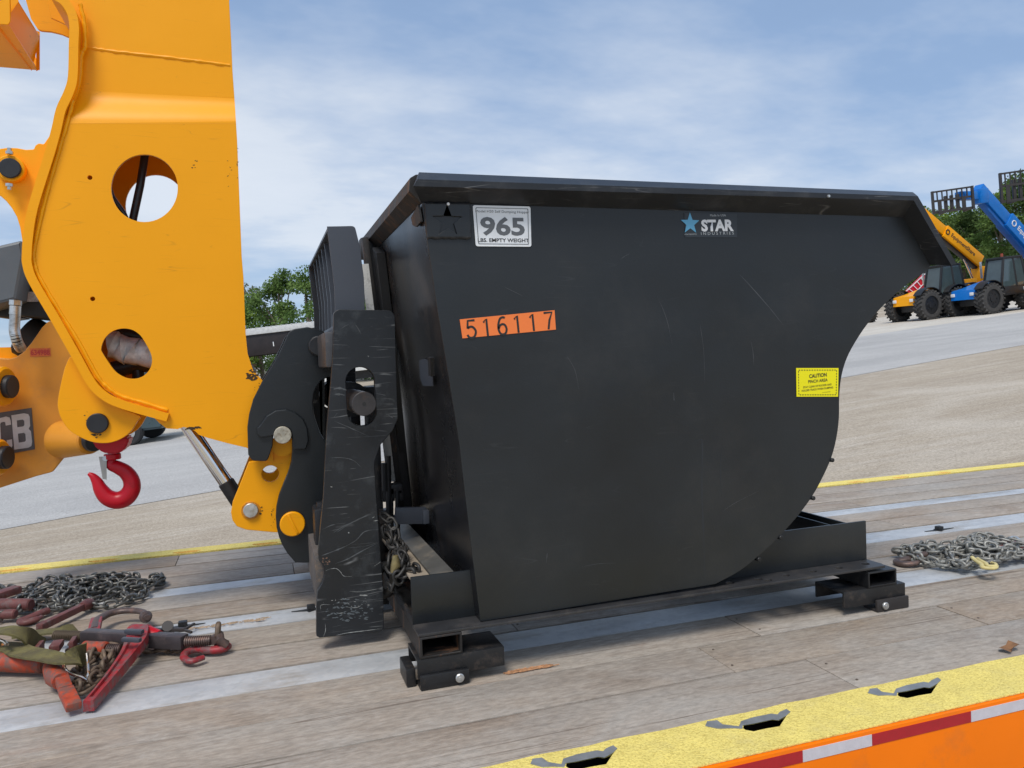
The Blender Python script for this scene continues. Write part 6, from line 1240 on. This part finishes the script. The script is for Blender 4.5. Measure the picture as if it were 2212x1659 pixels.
# yellow machine and white truck glimpsed through the slots of the carriage
def box_truck(u, v, yaw, label):
    t = put('box_truck', GM(u, v, yaw), label, 'truck', None)
    mb = MB(); mb.box(-2.2, 3.2, -1.15, 1.15, .9, 3.1, .04); lb(mb, 'cargo_box', mat('white truck body', (0.72, 0.72, 0.70), .5, var=.06), t)
    mb = MB(); mb.loft([[(-3.9, -1.0, .55), (-3.9, 1.0, .55), (-3.9, 1.0, 1.3), (-3.9, -1.0, 1.3)], [(-3.3, -1.05, .5), (-3.3, 1.05, .5), (-3.3, 1.0, 2.3), (-3.3, -1.0, 2.3)], [(-2.3, -1.05, .5), (-2.3, 1.05, .5), (-2.3, 1.0, 2.4), (-2.3, -1.0, 2.4)]]); lb(mb, 'cab', MATS['white truck body'], t)
    mb = MB(); mb.box(-3.3, 3.2, -.5, .5, .5, .88); lb(mb, 'chassis', DARKM, t)
    for x in (-3.0, 2.2):
        for s in (-1, 1): mb = MB(); mb.cyl((x, s * .75, .48), (x, s * 1.1, .48), .48, seg=22, bev=.04); lb(mb, 'wheel', RUB, t)
    return t
box_truck(822, 835, R(5), 'white box truck glimpsed through the slot of the carriage plate')
telehandler(GM(900, 822, R(-60)), YEL, DARKM, 'distant yellow telehandler glimpsed through the slot of the carriage plate', (0, 2.8, 2.3), (0, -2.6, 1.4), .45, False, INK)

# ------------------------------------------------------------------ trees
LEAFS = [leaf_mat('leaves mid green', (0.07, 0.13, 0.03), (0.17, 0.26, 0.07)), leaf_mat('leaves dark green', (0.045, 0.085, 0.025), (0.11, 0.17, 0.05)), leaf_mat('leaves fresh green', (0.10, 0.18, 0.035), (0.22, 0.32, 0.07)), leaf_mat('leaves grey green', (0.14, 0.16, 0.10), (0.28, 0.29, 0.21))]
def tree(u, v, h, cr, n, lm, label, seed, group, leaf=.20, open_=0.0, low=.25, dist=0.0, lean=0.0):
    rnd = random.Random(seed); M = GM(u, v); 
    if dist: r = ray(u, v); M = GM(u, v)
    t = put('tree', M, label, 'tree', group)
    mb = MB(); tops = []
    mb.tube([(0, 0, -.2), (.05 * h * .2, 0, h * .25), (lean * .5 + rnd.uniform(-.2, .2), rnd.uniform(-.2, .2), h * .5), (lean, 0, h * .8)], [h * .03, h * .024, h * .016, h * .006], 9)
    lobes = []
    nl = 11
    for k in range(nl):
        a = rnd.uniform(0, 6.28); z = h * (low + (1 - low) * (k + .5) / nl * .92); f = math.sin(math.pi * min(1, max(.12, ((z / h - low) / (1 - low)) * .85 + .12)))
        rr = cr * f * rnd.uniform(.35, .8); c = Vector((lean * z / h + rr * math.cos(a), rr * math.sin(a), z)); lobes.append((c, cr * rnd.uniform(.30, .52)))
        mb.tube([(lean * .3, 0, z * .55), (c.x * .5, c.y * .5, z * .8), tuple(c)], [h * .010, h * .007, h * .003], 6)
    lobes.append((Vector((lean, 0, h * .85)), cr * .4))
    lb(mb, 'trunk', BARK, t)
    vs_, fs_ = [], []
    for _ in range(n):
        c, rad = rnd.choice(lobes)
        d = Vector((rnd.gauss(0, 1), rnd.gauss(0, 1), rnd.gauss(0, 1))).normalized() * rad * (rnd.random() ** .45)
        p = c + Vector((d.x, d.y, d.z * .75))
        if mnoise.noise(p * (1.1) + Vector((seed, 0, 0))) < open_ - .25: continue
        sz = leaf * rnd.uniform(.6, 1.4); nx = Vector((rnd.gauss(0, 1), rnd.gauss(0, 1), rnd.gauss(0, 1) + .6)).normalized(); tx = nx.orthogonal().normalized(); tx.rotate(Matrix.Rotation(rnd.uniform(0, 6.28), 3, nx)); ty = nx.cross(tx)
        i = len(vs_); vs_ += [p - tx * sz * .5, p + ty * sz * .32, p + tx * sz * .5 + nx * sz * .12, p - ty * sz * .32]; fs_.append((i, i + 1, i + 2, i + 3))
    me = bpy.data.meshes.new('crown'); me.from_pydata(vs_, [], fs_); finish('crown', me, lm, t, world=False, smooth=False)
    return t
GR = 'trees beyond the parked machines'
spec = [(1945, 655, 9.8, 3.2, 0), (1995, 655, 10.6, 3.0, 0), (2040, 650, 9.2, 3.1, 1), (2085, 648, 9.0, 3.0, 2), (2130, 645, 8.4, 3.2, 1), (2175, 642, 9.0, 3.2, 0), (2222, 640, 10.0, 3.4, 2), (2270, 636, 9.8, 3.4, 1), (2320, 632, 9.5, 3.4, 0)]
LBL = ['dark round tree hidden mostly behind the hopper lip', 'tree just right of the hopper rim, its top beside the raised fork carriage', 'mid green tree behind the black cab of the yellow telehandler', 'fresh green tree filling the gap between the yellow and blue booms', 'dark tree behind the nose of the blue telehandler', 'mid green tree under the blue boom', 'tall fresh green tree at the right edge above the blue cab', 'dark tree just beyond the right edge behind the third machine', 'mid green tree farthest right beyond the third machine']
for k, (u, v, h, cr, m_) in enumerate(spec):
    tree(u, v + 3, h, cr * 1.12, 8500, LEAFS[m_], LBL[k], 20 + k, GR, .25, .0, .04)
for k, (u, v, h, cr, m_) in enumerate([(1965, 650, 6.0, 2.6, 1), (2062, 646, 6.5, 2.8, 1), (2150, 642, 6.5, 2.8, 0), (2240, 638, 7, 3, 1)]):
    tree(u, v - 4, h * 1.2, cr * 1.4, 8000, LEAFS[m_], ['low dark tree in the back row behind the hopper lip', 'low dark tree in the back row behind the yellow boom', 'low mid green tree in the back row behind the blue boom', 'low dark tree in the back row at the right edge'][k], 60 + k, GR, .26, .0, .02)
GL = 'trees behind the canopy building'
tree(505, 842, 10.2, 3.4, 9000, LEAFS[3], 'tall grey-green tree with bare twigs just right of the boom', 41, GL, .19, .16, .30)
tree(570, 838, 5.9, 2.6, 7000, LEAFS[2], 'bright green bushy tree below the tall grey-green one', 42, GL, .19, .02, .25)
tree(628, 834, 7.9, 2.6, 8000, LEAFS[0], 'mid green tree between the boom and the black guard', 43, GL, .19, .10, .35)
tree(685, 830, 7.5, 2.8, 7000, LEAFS[0], 'mid green tree mostly hidden behind the black guard', 44, GL, .19, .06, .3)
tree(600, 806, 2.9, 3.0, 2500, LEAFS[1], 'small far tree seen under the canopy fascia', 45, GL, .3, .0, .1)
tree(760, 826, 5.0, 3.0, 4000, LEAFS[1], 'dark tree seen through the carriage slot', 46, GL, .25, .0, .1)
tree(850, 815, 6.0, 4.0, 4000, LEAFS[0], 'tree far behind the hopper post, seen through the gap', 47, GL, .3, .0, .1)
